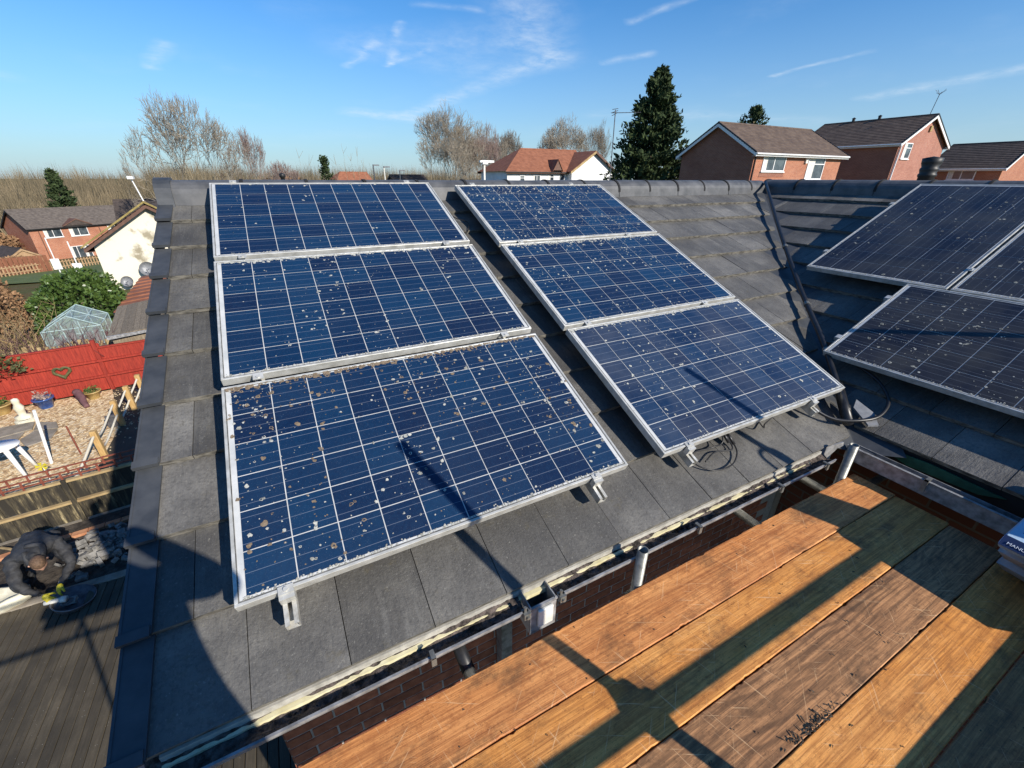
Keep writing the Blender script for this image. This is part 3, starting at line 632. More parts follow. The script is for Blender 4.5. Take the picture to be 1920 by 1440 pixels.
LB = ['top solar panel of the middle column speckled all over with white lichen', 'second solar panel of the middle column, white lichen thickest near its upper edge', 'lowest solar panel of the middle column, dusty and hazed in the sun']
SB = [(1900, 0, 0, 1.4, 90), (1700, 0, 0, 2.4, 200), (600, 0, 0, 1.2, 60)]
for k in range(3):
    v = .053+k*(.992+.028); nw, nb, ng, tp, fg = SB[k]
    solar_panel(ML @ T_((1.878, -v, 0)), 1.65, .992, 'dusty' if k == 2 else 'clean', LB[k], GB, nw, nb, ng, top=tp, fringe=fg)
WR = .14
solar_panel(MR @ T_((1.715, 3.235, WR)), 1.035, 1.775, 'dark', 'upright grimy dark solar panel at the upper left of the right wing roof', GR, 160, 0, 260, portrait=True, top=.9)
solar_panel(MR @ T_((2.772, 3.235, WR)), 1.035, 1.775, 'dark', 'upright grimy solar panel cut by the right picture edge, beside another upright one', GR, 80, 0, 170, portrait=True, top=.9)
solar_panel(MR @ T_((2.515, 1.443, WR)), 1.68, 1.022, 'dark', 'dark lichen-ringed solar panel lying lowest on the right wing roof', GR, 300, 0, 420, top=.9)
# rails with clamps
def rail(M, u, v0, v1, label, group, clamps):
    r = tag(add('mounting_rail', None, None, M @ T_((u, -v1, -.084))), label, 'mounting rail', group)
    mb = MB()
    for a, b in (((u-.021, -v1, -.086), (u+.021, -v0, -.080)), ((u-.021, -v1, -.080), (u-.017, -v0, -.046)), ((u+.017, -v1, -.080), (u+.021, -v0, -.046)), ((u-.021, -v1, -.046), (u-.007, -v0, -.042)), ((u+.007, -v1, -.046), (u+.021, -v0, -.042))): mb.box(a, b)
    mb.build('channel', MT['aludirty'], r, M=M)
    for v in clamps:
        mb = MB()
        if v > v1-.25: mb.box((u-.024, -v-.030, -.042), (u+.024, -v-.004, .001)); mb.box((u-.024, -v-.014, .0018), (u+.024, -v+.014, .006))
        else: mb.box((u-.022, -v-.012, .0018), (u+.022, -v+.024, .006))
        mb.tube([(u, -v+.0, .004), (u, -v+.0, .012)], .008, 8); mb.build('clamp', MT['alu'], r, M=M)
    for v in (v0+.25, (v0+v1)/2, v1-.3):
        mb = MB(); mb.box((u-.015, -v-.03, -.16), (u+.015, -v+.03, -.087)); mb.build('roof_hook', MT['galv'], r, M=M)
    return r
rail(ML, .150, -.02, 3.175, 'aluminium mounting rail poking out below the left column at its left end', 'mounting rails', [-.008, .992+.024, 2*1.04-.024, 3.072])
rail(ML, 1.455, -.02, 3.165, 'aluminium mounting rail poking out below the left column at its right end', 'mounting rails', [-.008, .992+.024, 2*1.04-.024, 3.072])
rail(ML, 2.055, .03, 3.165, 'aluminium mounting rail poking out below the middle column beside the looped black cable', 'mounting rails', [.045, 1.059, 2.079, 3.085])
rail(ML, 3.16, .03, 3.155, 'aluminium mounting rail poking out below the middle column near the black pipe', 'mounting rails', [.045, 1.059, 2.079, 3.085])
def railx(t, a0, a1, label, mid):
    r = tag(add('mounting_rail', None, None, MR @ T_((a0, t, WR-.084))), label, 'mounting rail', 'mounting rails on the wing')
    mb = MB()
    for p, q in (((a0, t-.02, WR-.084), (a1, t+.02, WR-.079)), ((a0, t-.02, WR-.079), (a1, t-.016, WR-.043)), ((a0, t+.016, WR-.079), (a1, t+.02, WR-.043))): mb.box(p, q)
    mb.build('channel', MT['aludirty'], r, M=MR); mb = MB(); mb.box((a0+.008, t-.020, WR-.043), (a0+.036, t+.020, WR+.001)); mb.box((a0+.014, t-.020, WR+.0018), (a0+.052, t+.020, WR+.006)); mb.build('clamp', MT['alu'], r, M=MR)
    for a in mid:
        mb = MB(); mb.box((a-.022, t-.02, WR+.0018), (a+.022, t+.02, WR+.006)); mb.tube([(a, t, WR+.006), (a, t, WR+.014)], .008, 8); mb.build('clamp', MT['alu'], r, M=MR)
railx(2.78, 1.675, 4.3, 'mounting rail under the upper end of the upright panels', [2.761]); railx(1.76, 1.675, 4.3, 'mounting rail under the lower end of the upright panels', [2.761])
railx(1.22, 2.475, 4.3, 'mounting rail under the upper edge of the lowest wing panel', []); railx(.62, 2.475, 4.3, 'mounting rail under the lower edge of the lowest wing panel', [])
# ------------------------------------------------------------------ pipe and cables on the roof
def curve_pts(pts, n=8):
    P = [Vector(p) for p in pts]; P = [P[0]*2-P[1]]+P+[P[-1]*2-P[-2]]; out = []
    for i in range(1, len(P)-2):
        for k in range(n):
            t = k/n; a, b, c, d = P[i-1:i+3]
            out.append(.5*((2*b)+(c-a)*t+(2*a-5*b+4*c-d)*t*t+(3*b-a-3*c+d)*t**3))
    return out+[P[-2]]
pp = curve_pts([(6.47, .06, .0), (5.34, -1.02, -.50), (4.49, -1.87, -.88), (3.95, -2.41, -1.08), (3.62, -2.74, -1.24), (3.44, -2.93, -1.33)], 4)
cp = tag(MB().tube(pp, .020, 10).build('black_pipe', MT['cable'], None, True), 'thick black cable pipe running down the valley between the two roofs', 'pipe')
for i in (5, 9, 13):
    d = (pp[i+1]-pp[i]).normalized(); MB().tube([pp[i]-d*.02, pp[i]+d*.02], .025, 10).build('pipe_clip', MT['galv'], cp)
MB().tube([(3.60, -2.76, -1.245), (3.37, -2.98, -1.37)], .031, 12).build('pipe_sleeve', MT['cable'], cp, True)
m = MB(); m.prism([(3.58, -2.90, -1.30), (3.50, -2.93, -1.325), (3.44, -3.06, -1.375), (3.50, -3.09, -1.375), (3.57, -3.02, -1.34)], (0, 0, .012)); tag(m.build('lead_flap', MT['greyflap']), 'folded grey lead flap at the foot of the roof valley', 'flashing')
loop = curve_pts([(3.16, -2.72, -1.20), (3.22, -2.83, -1.30), (3.30, -2.93, -1.35), (3.42, -3.02, -1.345), (3.55, -3.06, -1.325), (3.69, -3.03, -1.27), (3.79, -2.93, -1.22), (3.84, -2.83, -1.19), (3.86, -2.72, -1.16)], 6)
tag(MB().tube(loop, .011, 8).build('bent_conduit', MT['cable'], None, True), 'stiff black conduit bent in a loop at the foot of the roof valley', 'cable')
def lv(u, v, w=-.118): return Lp(u, v, w)
c1 = curve_pts([lv(2.40, 3.02, -.06), lv(2.37, 3.10, -.09), lv(2.30, 3.10), lv(2.16, 3.09), lv(2.12, 3.15), lv(2.20, 3.22), lv(2.33, 3.23), lv(2.43, 3.18), lv(2.46, 3.11, -.11), lv(2.45, 3.03, -.07)], 8)
c2 = curve_pts([lv(2.44, 3.00, -.05), lv(2.44, 3.08, -.10), lv(2.42, 3.15), lv(2.30, 3.13), lv(2.19, 3.16)], 8)
ck = tag(MB().tube(c1, .0042, 6).build('loose_cable', MT['cable'], None, True), 'thin black cable loop hanging out below the middle panels', 'cable'); MB().tube(c2, .0042, 6).build('second_strand', MT['cable'], ck, True)
m = MB().tube([lv(2.445, 3.05, -.085), lv(2.455, 3.13, -.112)], .009, 8); m.tube([lv(2.42, 3.04, -.085), lv(2.43, 3.11, -.112)], .009, 8); m.build('plug', MT['cable'], ck, True)
c3 = curve_pts([lv(2.70, 3.05, -.06), lv(2.74, 3.105, -.10), lv(2.80, 3.08), lv(2.90, 3.06, -.09), lv(2.96, 3.02, -.06)], 6)
tag(MB().tube(c3, .0042, 6).build('loose_cable', MT['cable'], None, True), 'short black cable sagging just under the edge of the middle panels', 'cable')
c4 = curve_pts([lv(1.70, .30), lv(1.76, .42), lv(1.84, .50), lv(1.80, .62), lv(1.74, .70)], 6)
tag(MB().tube(c4, .004, 6).build('loose_cable', MT['cable'], None, True), 'thin black cable lying on tiles between the two panel columns', 'cable')
# ------------------------------------------------------------------ scaffold
PZ = -1.600
edges = [-3.154, -3.3785, -3.6265, -3.8400, -4.0640, -4.2880]
BL = ['reddish scaffold board nearest the gutter', 'golden scaffold board second from the gutter, crossed by a dark shadow band', 'grey-brown scaffold board with bold wavy grain in the middle of the platform',
      'orange scaffold board spattered with pale flecks, fourth from the gutter', 'dull brown shaded scaffold board at the bottom right corner']
ends = [3.225, 3.215, 3.20, 3.22, 3.40]
def board(y0, y1, x0, x1, z, th, mat, label, group):
    V = []; F = []; n = 300
    def nick(i, y, k): q = noise.noise(Vector((i*.55, y*9, k))); return .0022+.0012*noise.noise(Vector((i*.12, y*7, k)))+(max(0, q-.36)*.014 if th < .05 else 0)
    e0 = [y0+nick(i, y0, 1.3) for i in range(n+1)]
    e1 = [y1-nick(i, y1, 2.7) for i in range(n+1)]
    for i in range(n+1):
        x = x0+(x1-x0)*i/n; c = .003
        for y, dz in ((e0[i], -th), (e0[i], -c), (e0[i]+c, 0), (e1[i]-c, 0), (e1[i], -c), (e1[i], -th)): V.append((x, y, z+dz))
    for i in range(n):
        for k in range(6): a = i*6+k; b = i*6+(k+1) % 6; F.append((a, b, b+6, a+6))
    me = bpy.data.meshes.new('scaffold_board'); me.from_pydata(V, [], F+[(5, 4, 3, 2, 1, 0), tuple(n*6+k for k in range(6))]); me.materials.append(mat)
    b = tag(add('scaffold_board', me), label, 'scaffold board', group)
    return b
for i in range(5):
    board(edges[i+1], edges[i], -.75-.1*(i % 2), ends[i], PZ-.002*(i % 2)-(.004 if i == 2 else 0), .038, BOARD[i], BL[i], 'boards of the scaffold platform')
def tubez(mb, x, y, z0, z1, r=.0242):                                                             # open-ended tube
    mb.lathe([(r, z0), (r, z1), (r-.004, z1), (r-.004, max(z0, z1-.25))], 18, (x, y, 0))
sca = thing('scaffold', (1.5, -3.8, ZG), 'galvanised tube scaffold carrying the orange boards beside the gutter', 'scaffold')
for x, y, zt in ((1.493, -3.1285, -1.405), (3.135, -3.135, -1.372), (-.32, -3.13, -1.9), (1.545, -4.43, .19), (3.34, -4.43, .19), (-.27, -4.43, .19), (4.9, -4.43, .19)):
    m = MB(); tubez(m, x, y, ZG, zt); m.build('upright', MT['galv'], sca, True)
    m = MB(); m.box((x-.035, y-.035, PZ-.16), (x+.035, y+.035, PZ-.085)); m.tube([(x-.06, y, PZ-.12), (x+.06, y, PZ-.12)], .012, 6); m.build('coupler', MT['galv'], sca, bevel=.008)
for x in (.68, 2.37, 3.0, -.35):
    m = MB(); m.tube([(x, -2.70, -1.668), (x, -4.52, -1.668)], .0242, 12); m.build('transom', MT['galv'], sca, True)
m = MB(); m.tube([(.68, -2.80, -1.668), (.68, -3.10, -1.668)], .0262, 12); m.build('shade_band', MT['cable'], sca, True)  # black band painting the shade of the boards onto this transom
for y, z in ((-3.20, -1.72), (-4.455, -1.72), (-4.455, -1.05)):
    m = MB(); m.tube([(-1.2, y, z), (6, y, z)], .0242, 12); m.build('ledger', MT['galv'], sca, True)
for x in (1.545, 3.34, -.27):
    for z in (-1.05,): m = MB(); m.box((x-.045, -4.49, z-.045), (x+.045, -4.39, z+.045)); m.tube([(x-.075, -4.41, z), (x+.075, -4.41, z)], .014, 6); m.build('coupler', MT['galv'], sca, bevel=.01)
m = MB(); m.box((1.62, -4.425, PZ+.003), (5.4, -4.388, PZ+.225)); tag(m.build('toe_board', BOARD[3]), 'upright toe board along the outer edge of the platform', 'toe board')
# sacks of adhesive stacked at the inner corner
sk = thing('adhesive_sack', (3.1, -4.05, PZ), 'printed pale blue sack with a navy lettered band, on shaded boards at the right edge', 'sack')
def pillow(x0, y0, x1, y1, z0, z1, name, mat, par, bul=.02, seed=0):
    V = []; F = []; nx, ny = 20, 20
    for side in (0, 1):
        for i in range(nx+1):
            for j in range(ny+1):
                a, b = i/nx, j/ny; e = (min(a, 1-a, b, 1-b)*2); t = min(1, e*5)**.5
                n_ = noise.noise(Vector((a*3+seed, b*3, side*5)))*.012*t
                zz = (z0+z1)/2+((z1-z0)/2*t+n_)*(1 if side else -1)
                V.append((x0+(x1-x0)*a+noise.noise(Vector((b*4, seed, 0)))*.01, y0+(y1-y0)*b+noise.noise(Vector((a*4, seed, 3)))*.01, zz))
    for side in (0, 1):
        o = side*(nx+1)*(ny+1)
        for i in range(nx):
            for j in range(ny):
                a = o+i*(ny+1)+j; f = (a, a+ny+1, a+ny+2, a+1); F.append(f if side else f[::-1])
    me = bpy.data.meshes.new(name); me.from_pydata(V, [], F); me.materials.append(mat); me.shade_smooth(); return add(name, me, par)
pillow(2.97, -4.42, 3.66, -3.85, PZ+.012, PZ+.125, 'lower_bag', MT['sack'], sk, seed=1); pillow(2.90, -4.40, 3.62, -3.84, PZ+.11, PZ+.225, 'middle_bag', MT['sack'], sk, seed=2)
m = MB(); m.prism([(2.845, -3.835, PZ+.218), (2.80, -3.835, PZ+.258), (2.845, -3.835, PZ+.285), (3.56, -3.835, PZ+.285), (3.56, -3.835, PZ+.218)], (0, -.565, 0)); top = m.build('top_bag', MT['lightblue'], sk, bevel=.006)
nb = Vector((-.027, 0, .045)).normalized()                                                        # the sloping band faces the platform
Mb = Matrix(((0, 0, nb.x), (-1, 0, 0), (0, 0, nb.z))); xb = Vector((0, -1, 0)); yb = nb.cross(xb); Mb = Matrix((xb, yb, nb)).transposed().to_4x4()
m = MB(); m.prism([(2.797, -3.837, PZ+.257), (2.843, -3.837, PZ+.287), (2.843, -4.398, PZ+.287), (2.797, -4.398, PZ+.257)], nb*.002); m.build('navy_band', MT['navy'], sk)
def text(body, size, M, mat, par, name='lettering'):
    cu = bpy.data.curves.new(name, 'FONT'); cu.body = body; cu.size = size; cu.extrude = .0006
    o = bpy.data.objects.new(name, cu); COL.objects.link(o); dg = bpy.context.evaluated_depsgraph_get(); me = bpy.data.meshes.new_from_object(o.evaluated_get(dg)); bpy.data.objects.remove(o)
    me.materials.clear(); me.materials.append(mat); return add(name, me, par, M)
bw = Vector((2.808, -3.855, PZ+.2655))+nb*.0032
text('MANUFACTURER', .019, Matrix.Translation(bw) @ Mb, MT['print'], sk)
m = MB()
for a, b in (((2.87, -3.90), (2.90, -4.00)), ((2.92, -3.87), (2.935, -4.1)), ((2.87, -4.03), (2.90, -4.15)), ((3.0, -3.86), (3.06, -3.99))): m.box((a[0], b[1], PZ+.2855), (b[0], a[1], PZ+.2870))
m.build('printed_marks', MT['navy'], sk)
text('TILE', .10, Matrix.Translation((2.95, -3.88, PZ+.288)) @ Matrix.Rotation(-PI/2, 4, 'Z'), MT['print'], sk, 'title_lettering') if False else None
tb = thing('shadow_bag', (3.34, -4.56, -.98), 'dark bag added out of view on the guard rail to shadow the boards', 'bag')  # unseen bag, added only for the shadow it throws on the boards
m = MB(); m.prism([(3.20, -4.66, -1.0), (3.47, -4.66, -1.0), (3.44, -4.66, -.60), (3.23, -4.66, -.60)], (0, .14, 0)); m.build('body', MT['jacket'], tb, bevel=.02)
m = MB(); m.tube(curve_pts([(3.26, -4.58, -.60), (3.28, -4.50, -.45), (3.40, -4.50, -.45), (3.42, -4.58, -.60)], 5), .012, 6); m.build('handle', MT['cable'], tb)
# splinters and grit on the boards
V = []; F = []
for i in range(140):
    if i < 60: x = random.gauss(1.62, .07); y = -3.842+abs(random.gauss(0, .018))
    else: x = random.uniform(.3, 3.0); y = random.uniform(-4.25, -3.16)
    l = random.uniform(.002, .007) if i > 60 else random.uniform(.004, .016); a = random.uniform(0, 6.3); w = random.uniform(.0015, .004); dx, dy = math.cos(a), math.sin(a); z = PZ+.0005; o = len(V)
    V += [(x-dx*l-dy*w, y-dy*l+dx*w, z), (x-dx*l+dy*w, y-dy*l-dx*w, z), (x+dx*l, y+dy*l, z), (x, y, z+.002+.003*random.random())]
    F += [(o, o+1, o+3), (o+1, o+2, o+3), (o+2, o, o+3)]
me = arr_mesh('wood_debris', V, F, MT['soil']); tag(add('wood_debris', me), 'dark crumbs and splinters scattered on the scaffold boards', 'debris', kind='stuff')
# ------------------------------------------------------------------ the photographer, whose shadow falls on the tiles
ph = thing('person', (.39, -4.30, PZ), 'photographer in dark clothes whose shadow falls across the left end of the roof', 'person')
hx, hy = .385, -4.36
J = {'pelvis': (.39, -4.34, -.72, .155), 'waist': (.39, -4.34, -.52, .15), 'chest': (.39, -4.35, -.28, .17), 'neck0': (.39, -4.35, -.08, .085), 'neck': (.385, -4.36, .0, .062),
     'shR': (.57, -4.42, -.12, .075), 'elR': (.66, -4.27, -.28, .055), 'wrR': (.44, -4.18, -.02, .034), 'shL': (.21, -4.25, -.12, .075), 'elL': (.13, -4.10, -.32, .055), 'wrL': (.27, -4.10, -.03, .034),
     'hipR': (.49, -4.38, -.78, .11), 'knR': (.50, -4.32, -1.17, .07), 'anR': (.50, -4.36, -1.53, .05), 'toR': (.58, -4.19, -1.565, .04), 'hipL': (.29, -4.29, -.78, .11), 'knL': (.28, -4.22, -1.17, .07), 'anL': (.26, -4.25, -1.53, .05), 'toL': (.34, -4.06, -1.565, .04)}
E_ = [('pelvis', 'waist'), ('waist', 'chest'), ('chest', 'neck0'), ('neck0', 'neck'), ('chest', 'shR'), ('shR', 'elR'), ('elR', 'wrR'), ('chest', 'shL'), ('shL', 'elL'), ('elL', 'wrL'), ('pelvis', 'hipR'), ('hipR', 'knR'), ('knR', 'anR'), ('anR', 'toR'), ('pelvis', 'hipL'), ('hipL', 'knL'), ('knL', 'anL'), ('anL', 'toL')]
add('body', skin_mesh('body', J, E_, 'pelvis', MT['jacket']), ph)
def head(par, c, fwd, r=.098, hair='hair'):
    R = Matrix.Translation(c) @ orient(Vector((0, 0, 1)), Vector(fwd)) if not isinstance(fwd, Matrix) else Matrix.Translation(c) @ fwd
    bm = bmesh.new(); bmesh.ops.create_icosphere(bm, subdivisions=3, radius=1)
    for v in bm.verts:                                                                            # local x = face direction, z = crown
        x, y, z = v.co; f = 1-.22*max(0, -z); v.co = Vector((x*r*1.0*f, y*r*.80*f, z*r*1.22))
        if x > .75 and -.35 < z < .1 and abs(y) < .22: v.co.x += .018
        if x > .6 and .05 < z < .3 and .2 < abs(y) < .55: v.co.x -= .010
        if x > .7 and -.62 < z < -.45: v.co.x += .006
    me = bpy.data.meshes.new('head'); bm.to_mesh(me); bm.free(); me.materials.append(MT['skin']); me.shade_smooth(); h = add('head', me, par, R)
    bm = bmesh.new(); bmesh.ops.create_icosphere(bm, subdivisions=3, radius=1)
    for v in bm.verts:
        x, y, z = v.co; k = 1.07 if (z > .28 or x < -.1) and z > -.55 else .93
        v.co = Vector((x*r*k, y*r*.82*k, z*r*1.22*k))
    me = bpy.data.meshes.new('hair'); bm.to_mesh(me); bm.free(); me.materials.append(MT[hair]); me.shade_smooth(); add('hair', me, par, R)
    for s_ in (-1, 1): m = MB(); m.tube([(-.01, s_*r*.80, .015), (-.015, s_*r*.90, 0), (-.005, s_*r*.82, -.025)], .013, 6); m.build('ear', MT['skin'], par, True, M=R)
    return R
head(ph, (hx, hy, .115), (.466, .885, 0), .10)
def hand(par, wrist, to, palm_n, size=1.0, curl=.5, mat='skin'):
    w, d, n = Vector(wrist), (Vector(to)-Vector(wrist)).normalized(), Vector(palm_n); n = (n-d*n.dot(d)).normalized(); s_ = d.cross(n)
    J = {'w': (*w, .026*size), 'p': (*(w+d*.05*size), .030*size)}; E2 = [('w', 'p')]
    L = (.070, .080, .074, .058)
    for k in range(4):
        b = w+d*.085*size+s_*(.026-.0175*k)*size; m1 = b+(d*math.cos(curl*.6)+n*math.sin(curl*.6))*L[k]*.5*size; e = m1+(d*math.cos(curl*1.8)+n*math.sin(curl*1.8))*L[k]*.5*size
        for nm, q, r in (('a', b, .0105), ('b', m1, .0090), ('c', e, .0075)): J[nm+str(k)] = (*q, r*size)
        E2 += [('p', 'a%d' % k), ('a%d' % k, 'b%d' % k), ('b%d' % k, 'c%d' % k)]
    t0 = w+d*.035*size+s_*.030*size; t1 = t0+(d*.6+s_*.7+n*.3).normalized()*.035*size; t2 = t1+(d*.8+s_*.2+n*.5).normalized()*.030*size
    for nm, q, r in (('t0', t0, .014), ('t1', t1, .011), ('t2', t2, .009)): J[nm] = (*q, r*size)
    E2 += [('p', 't0'), ('t0', 't1'), ('t1', 't2')]
    return add('hand', skin_mesh('hand', J, E2, 'p', MT[mat], 1), par)
hand(ph, (.44, -4.18, -.02), (.43, -4.14, .04), (-.8, .3, 0), .95); hand(ph, (.27, -4.10, -.03), (.30, -4.09, .03), (.8, -.3, 0), .95)
M2 = M.copy(); M2.translation = Vector((.366, -4.044, .04))-Vector(fw)*.016
m = MB(); m.box((-.08, -.02, -.004), (.075, .055, .004)); tag(m.build('phone', MT['cable'], None, M=M2, bevel=.002), 'black phone held up by the photographer', 'phone')
# ------------------------------------------------------------------ ground
def gz(x, y):
    t = -.45*x+.9*y
    for a, za, b, zb in ((-1e9, ZG, 15, ZG), (15, ZG, 50, -7.7), (50, -7.7, 95, -11.5), (95, -11.5, 160, -13), (160, -13, 330, -6), (330, -6, 1e9, -6)):
        if t < b or b == 1e9: k = min(max((t-a)/(b-a), 0), 1) if b < 1e8 and a > -1e8 else 0; return za+(zb-za)*k
V = []; F = []; rs = [0]+[1.6*1.17**i for i in range(46)]; na = 120
for r in rs:
    for k in range(na): a = 2*PI*k/na; x, y = -3+r*math.cos(a), 9+r*math.sin(a); V.append((x, y, gz(x, y)-.03+(noise.noise(Vector((x*.05, y*.05, 0)))*.5 if r > 95 else 0)))
for i in range(len(rs)-1):
    for k in range(na): F.append((i*na+k, i*na+(k+1) % na, (i+1)*na+(k+1) % na, (i+1)*na+k))
struct(add('ground', arr_mesh('ground', V, F, MT['ground'], True)))
# ------------------------------------------------------------------ garden
GD = Vector((.992, .123, 0)); GN = Vector((-.123, .992, 0))                                      # along the garden fences, and away from the house
def MG(p, rot=0): return Matrix.Translation(p) @ Matrix.Rotation(math.atan2(.123, .992)+rot, 4, 'Z')
def grid_sheet(name, poly, z, mat, kind=True):
    m = MB(); m.prism([(x, y, z-.05) for x, y in poly], (0, 0, .05)); o = m.build(name, mat); return struct(o) if kind else o
grid_sheet('gravel_bed', [(-9.5, 5.0), (-4.05, 5.2), (-4.10, 8.5), (-4.85, 11.26), (-10, 10.6)], ZG+.012, MT['gravel'])
grid_sheet('soil', [(-6, 2.6), (-.3, 3.0), (-.3, 5.05), (-6, 4.6)], ZG-.004, MT['soil'])
grid_sheet('garden_steps_ground', [(-4.05, 5.2), (-.2, 5.4), (-.2, 11.8), (-4.85, 11.26), (-4.10, 8.5)], ZG+.008, MT['deck'])
n = 3200; V = []; F = []
for i in range(n):
    x, y = random.uniform(-9, -3.7), random.uniform(5.2, 11.2)
    if x > -4.1 and y < 8.6 and random.random() < .75: continue
    r = random.uniform(.012, .034); a = random.uniform(0, 6.3); c_, s_ = math.cos(a)*r, math.sin(a)*r; z = ZG+.012; o = len(V)
    V += [(x+c_, y+s_, z), (x-s_*.7, y+c_*.7, z), (x-c_, y-s_, z), (x+s_*.7, y-c_*.7, z), (x, y, z+r*.8)]
    F += [(o, o+1, o+4), (o+1, o+2, o+4), (o+2, o+3, o+4), (o+3, o, o+4)]
tag(add('gravel', arr_mesh('gravel', V, F, MT['pebble'])), 'golden gravel spread over the garden below', 'gravel', kind='stuff')
# deck boards of the yard at the lower left
deck = struct(add('deck', None, None, Matrix.Translation((-2.5, .5, ZG))))
x = -5.2; i = 0
while x < -.15:
    mb = MB(); y1 = 2.86+.02*random.random(); y0 = -3.6; ns = 1
    mb.box((x+.003, y0, ZG-.03), (x+.104, y1, ZG+.018+random.uniform(-.002, .002))); mb.build('deck_board', MT['deck'], deck, bevel=.004); x += .1085
m = MB(); m.box((-5.6, 2.88, ZG-.1), (-2.3, 3.02, ZG+.03), None); o = m.build('kerb_edge', MT['stone']); o['kind'] = 'structure'
# black stained board fence with red trellis
bf = thing('board_fence', (-4, 4.75, ZG), 'low black-stained board fence with pale peeling streaks, topped by a red trellis', 'fence')
d0 = Vector((-9.4, 4.21, 0)); dd = Vector((.994, .106, 0)); dn = Vector((-.106, .994, 0))
MF = Matrix(((dd.x, dn.x, 0, d0.x), (dd.y, dn.y, 0, d0.y), (0, 0, 1, ZG), (0, 0, 0, 1)))
def fbox(mb, x0, x1, y0, y1, z0, z1): mb.box((x0, y0, z0), (x1, y1, z1))
LF = 8.6
for r, (z0, z1) in enumerate(((.02, .40), (.46, .84))):
    u = 0
    while u < LF:
        w = random.uniform(.11, .15); mb = MB(); mb.box((u+.004, random.uniform(-.006, .006), z0), (u+w, .022, z1)); mb.build('fence_board', MT['blackwood'], bf, M=MF); u += w
for z in (-.02, .42, .86): mb = MB(); mb.box((0, -.045, z-.02), (LF, .03, z+.02)); mb.build('pale_rail', MT['straw'] if z > 0 else MT['stone'], bf, M=MF)
for u in (2.4, 4.2, 5.6, 7.2): mb = MB(); mb.box((u, -.05, -.1), (u+.07, -.01, .9)); mb.build('post', MT['blackwood'], bf, M=MF)
tr = MB()
for z in (.93, 1.02, 1.12): tr.box((0, -.01, z), (LF, .012, z+.022))
u = .1
while u < LF: tr.box((u, -.016, .88), (u+.03, -.0105, 1.02)); tr.box((u+.11, -.016, 1.0), (u+.14, -.0105, 1.14)); u += .24
tr.build('trellis', MT['rust'], bf, M=MF)
bk = tag(add('brick_edging', None, None, Matrix.Translation((-4, 4.4, ZG))), 'row of orange edging bricks at the foot of the black board fence', 'edging')
for i in range(24):
    p = Vector((-6.5, 4.06, 0))+dd*(.222*i); mb = MB(); mb.box((.005, -.06, -.04), (.215, .06, .045)); 
    mb.build('brick', MT['terra'], bk, M=Matrix.Translation((p.x, p.y, ZG)) @ Matrix.Rotation(.106+random.uniform(-.03, .03), 4, 'Z'))
# heap of rubble
hp = MB(); V = []
for i in range(230):
    x, y = random.gauss(-3.15, .30), random.gauss(3.72, .24)
    if not (-3.9 < x < -2.2 and 3.1 < y < 4.3): continue
    s_ = random.uniform(.02, .075); Rm = Matrix.Translation((x, y, ZG+random.uniform(0, .12))) @ Matrix.Rotation(random.uniform(0, 6), 4, Vector((random.random(), random.random(), random.random())).normalized())
    hp.box((-s_, -s_*.7, -s_*.4), (s_, s_*.7, s_*.4), Rm)
tag(hp.build('rubble', MT['rubble']), 'heap of broken grey concrete beside the crouching man', 'rubble', kind='stuff')
# the man working in the yard
mn = thing('person', (-3.7, 3.4, ZG), 'man in a black jacket with yellow gloves bending over a round tray in the yard', 'person')
J = {'pelvis': (-3.86, 3.62, -5.02, .165), 'waist': (-3.80, 3.46, -4.88, .165), 'chest': (-3.68, 3.14, -4.80, .185), 'neck0': (-3.58, 2.90, -4.78, .095), 'neck': (-3.54, 2.82, -4.78, .065),
     'shL': (-3.88, 3.00, -4.84, .09), 'elL': (-3.84, 2.74, -5.10, .068), 'wrL': (-3.62, 2.66, -5.30, .042), 'shR': (-3.42, 3.14, -4.82, .09), 'elR': (-3.26, 2.88, -5.05, .068), 'wrR': (-3.42, 2.74, -5.24, .042)}
E_ = [('pelvis', 'waist'), ('waist', 'chest'), ('chest', 'neck0'), ('neck0', 'neck'), ('chest', 'shL'), ('shL', 'elL'), ('elL', 'wrL'), ('chest', 'shR'), ('shR', 'elR'), ('elR', 'wrR')]
J2 = {'pel': (-3.86, 3.62, -5.04, .15), 'hL': (-4.00, 3.56, -5.08, .12), 'kL': (-4.02, 3.14, -5.18, .085), 'aL': (-4.06, 3.46, -5.51, .058), 'tL': (-4.05, 3.24, -5.555, .045),
      'hR': (-3.72, 3.70, -5.08, .12), 'kR': (-3.56, 3.34, -5.16, .085), 'aR': (-3.66, 3.62, -5.51, .058), 'tR': (-3.60, 3.42, -5.555, .045)}
def creased(me, amp, sc):
    me.update(); nn = [v.normal.copy() for v in me.vertices]
    for v, q in zip(me.vertices, nn): c = v.co*sc; v.co += q*(amp*(abs(noise.noise(Vector((c.x, c.y*1.0, c.z*1.6))))*2-.6+.5*noise.noise(c*2.3)))
    return me
add('jacket', creased(skin_mesh('jacket', J, E_, 'pelvis', MT['jacket'], 3), .022, 7.0), mn)
m = MB(); m.tube(curve_pts([(-3.66, 2.98, -4.64), (-3.50, 2.96, -4.66), (-3.46, 2.84, -4.74), (-3.52, 2.78, -4.86), (-3.64, 2.84, -4.84), (-3.68, 2.94, -4.70)], 4), .032, 8); m.build('collar', MT['jacket'], mn, True)
add('trousers', creased(skin_mesh('trousers', J2, [('pel', 'hL'), ('hL', 'kL'), ('kL', 'aL'), ('aL', 'tL'), ('pel', 'hR'), ('hR', 'kR'), ('kR', 'aR'), ('aR', 'tR')], 'pel', MT['jeans'], 3), .016, 9.0), mn)
hf = Vector((.30, -.62, -.72)).normalized(); Rh = orient(Vector((.25, -.62, .60)), hf); head(mn, Vector((-3.49, 2.73, -4.79)), Rh, .105)
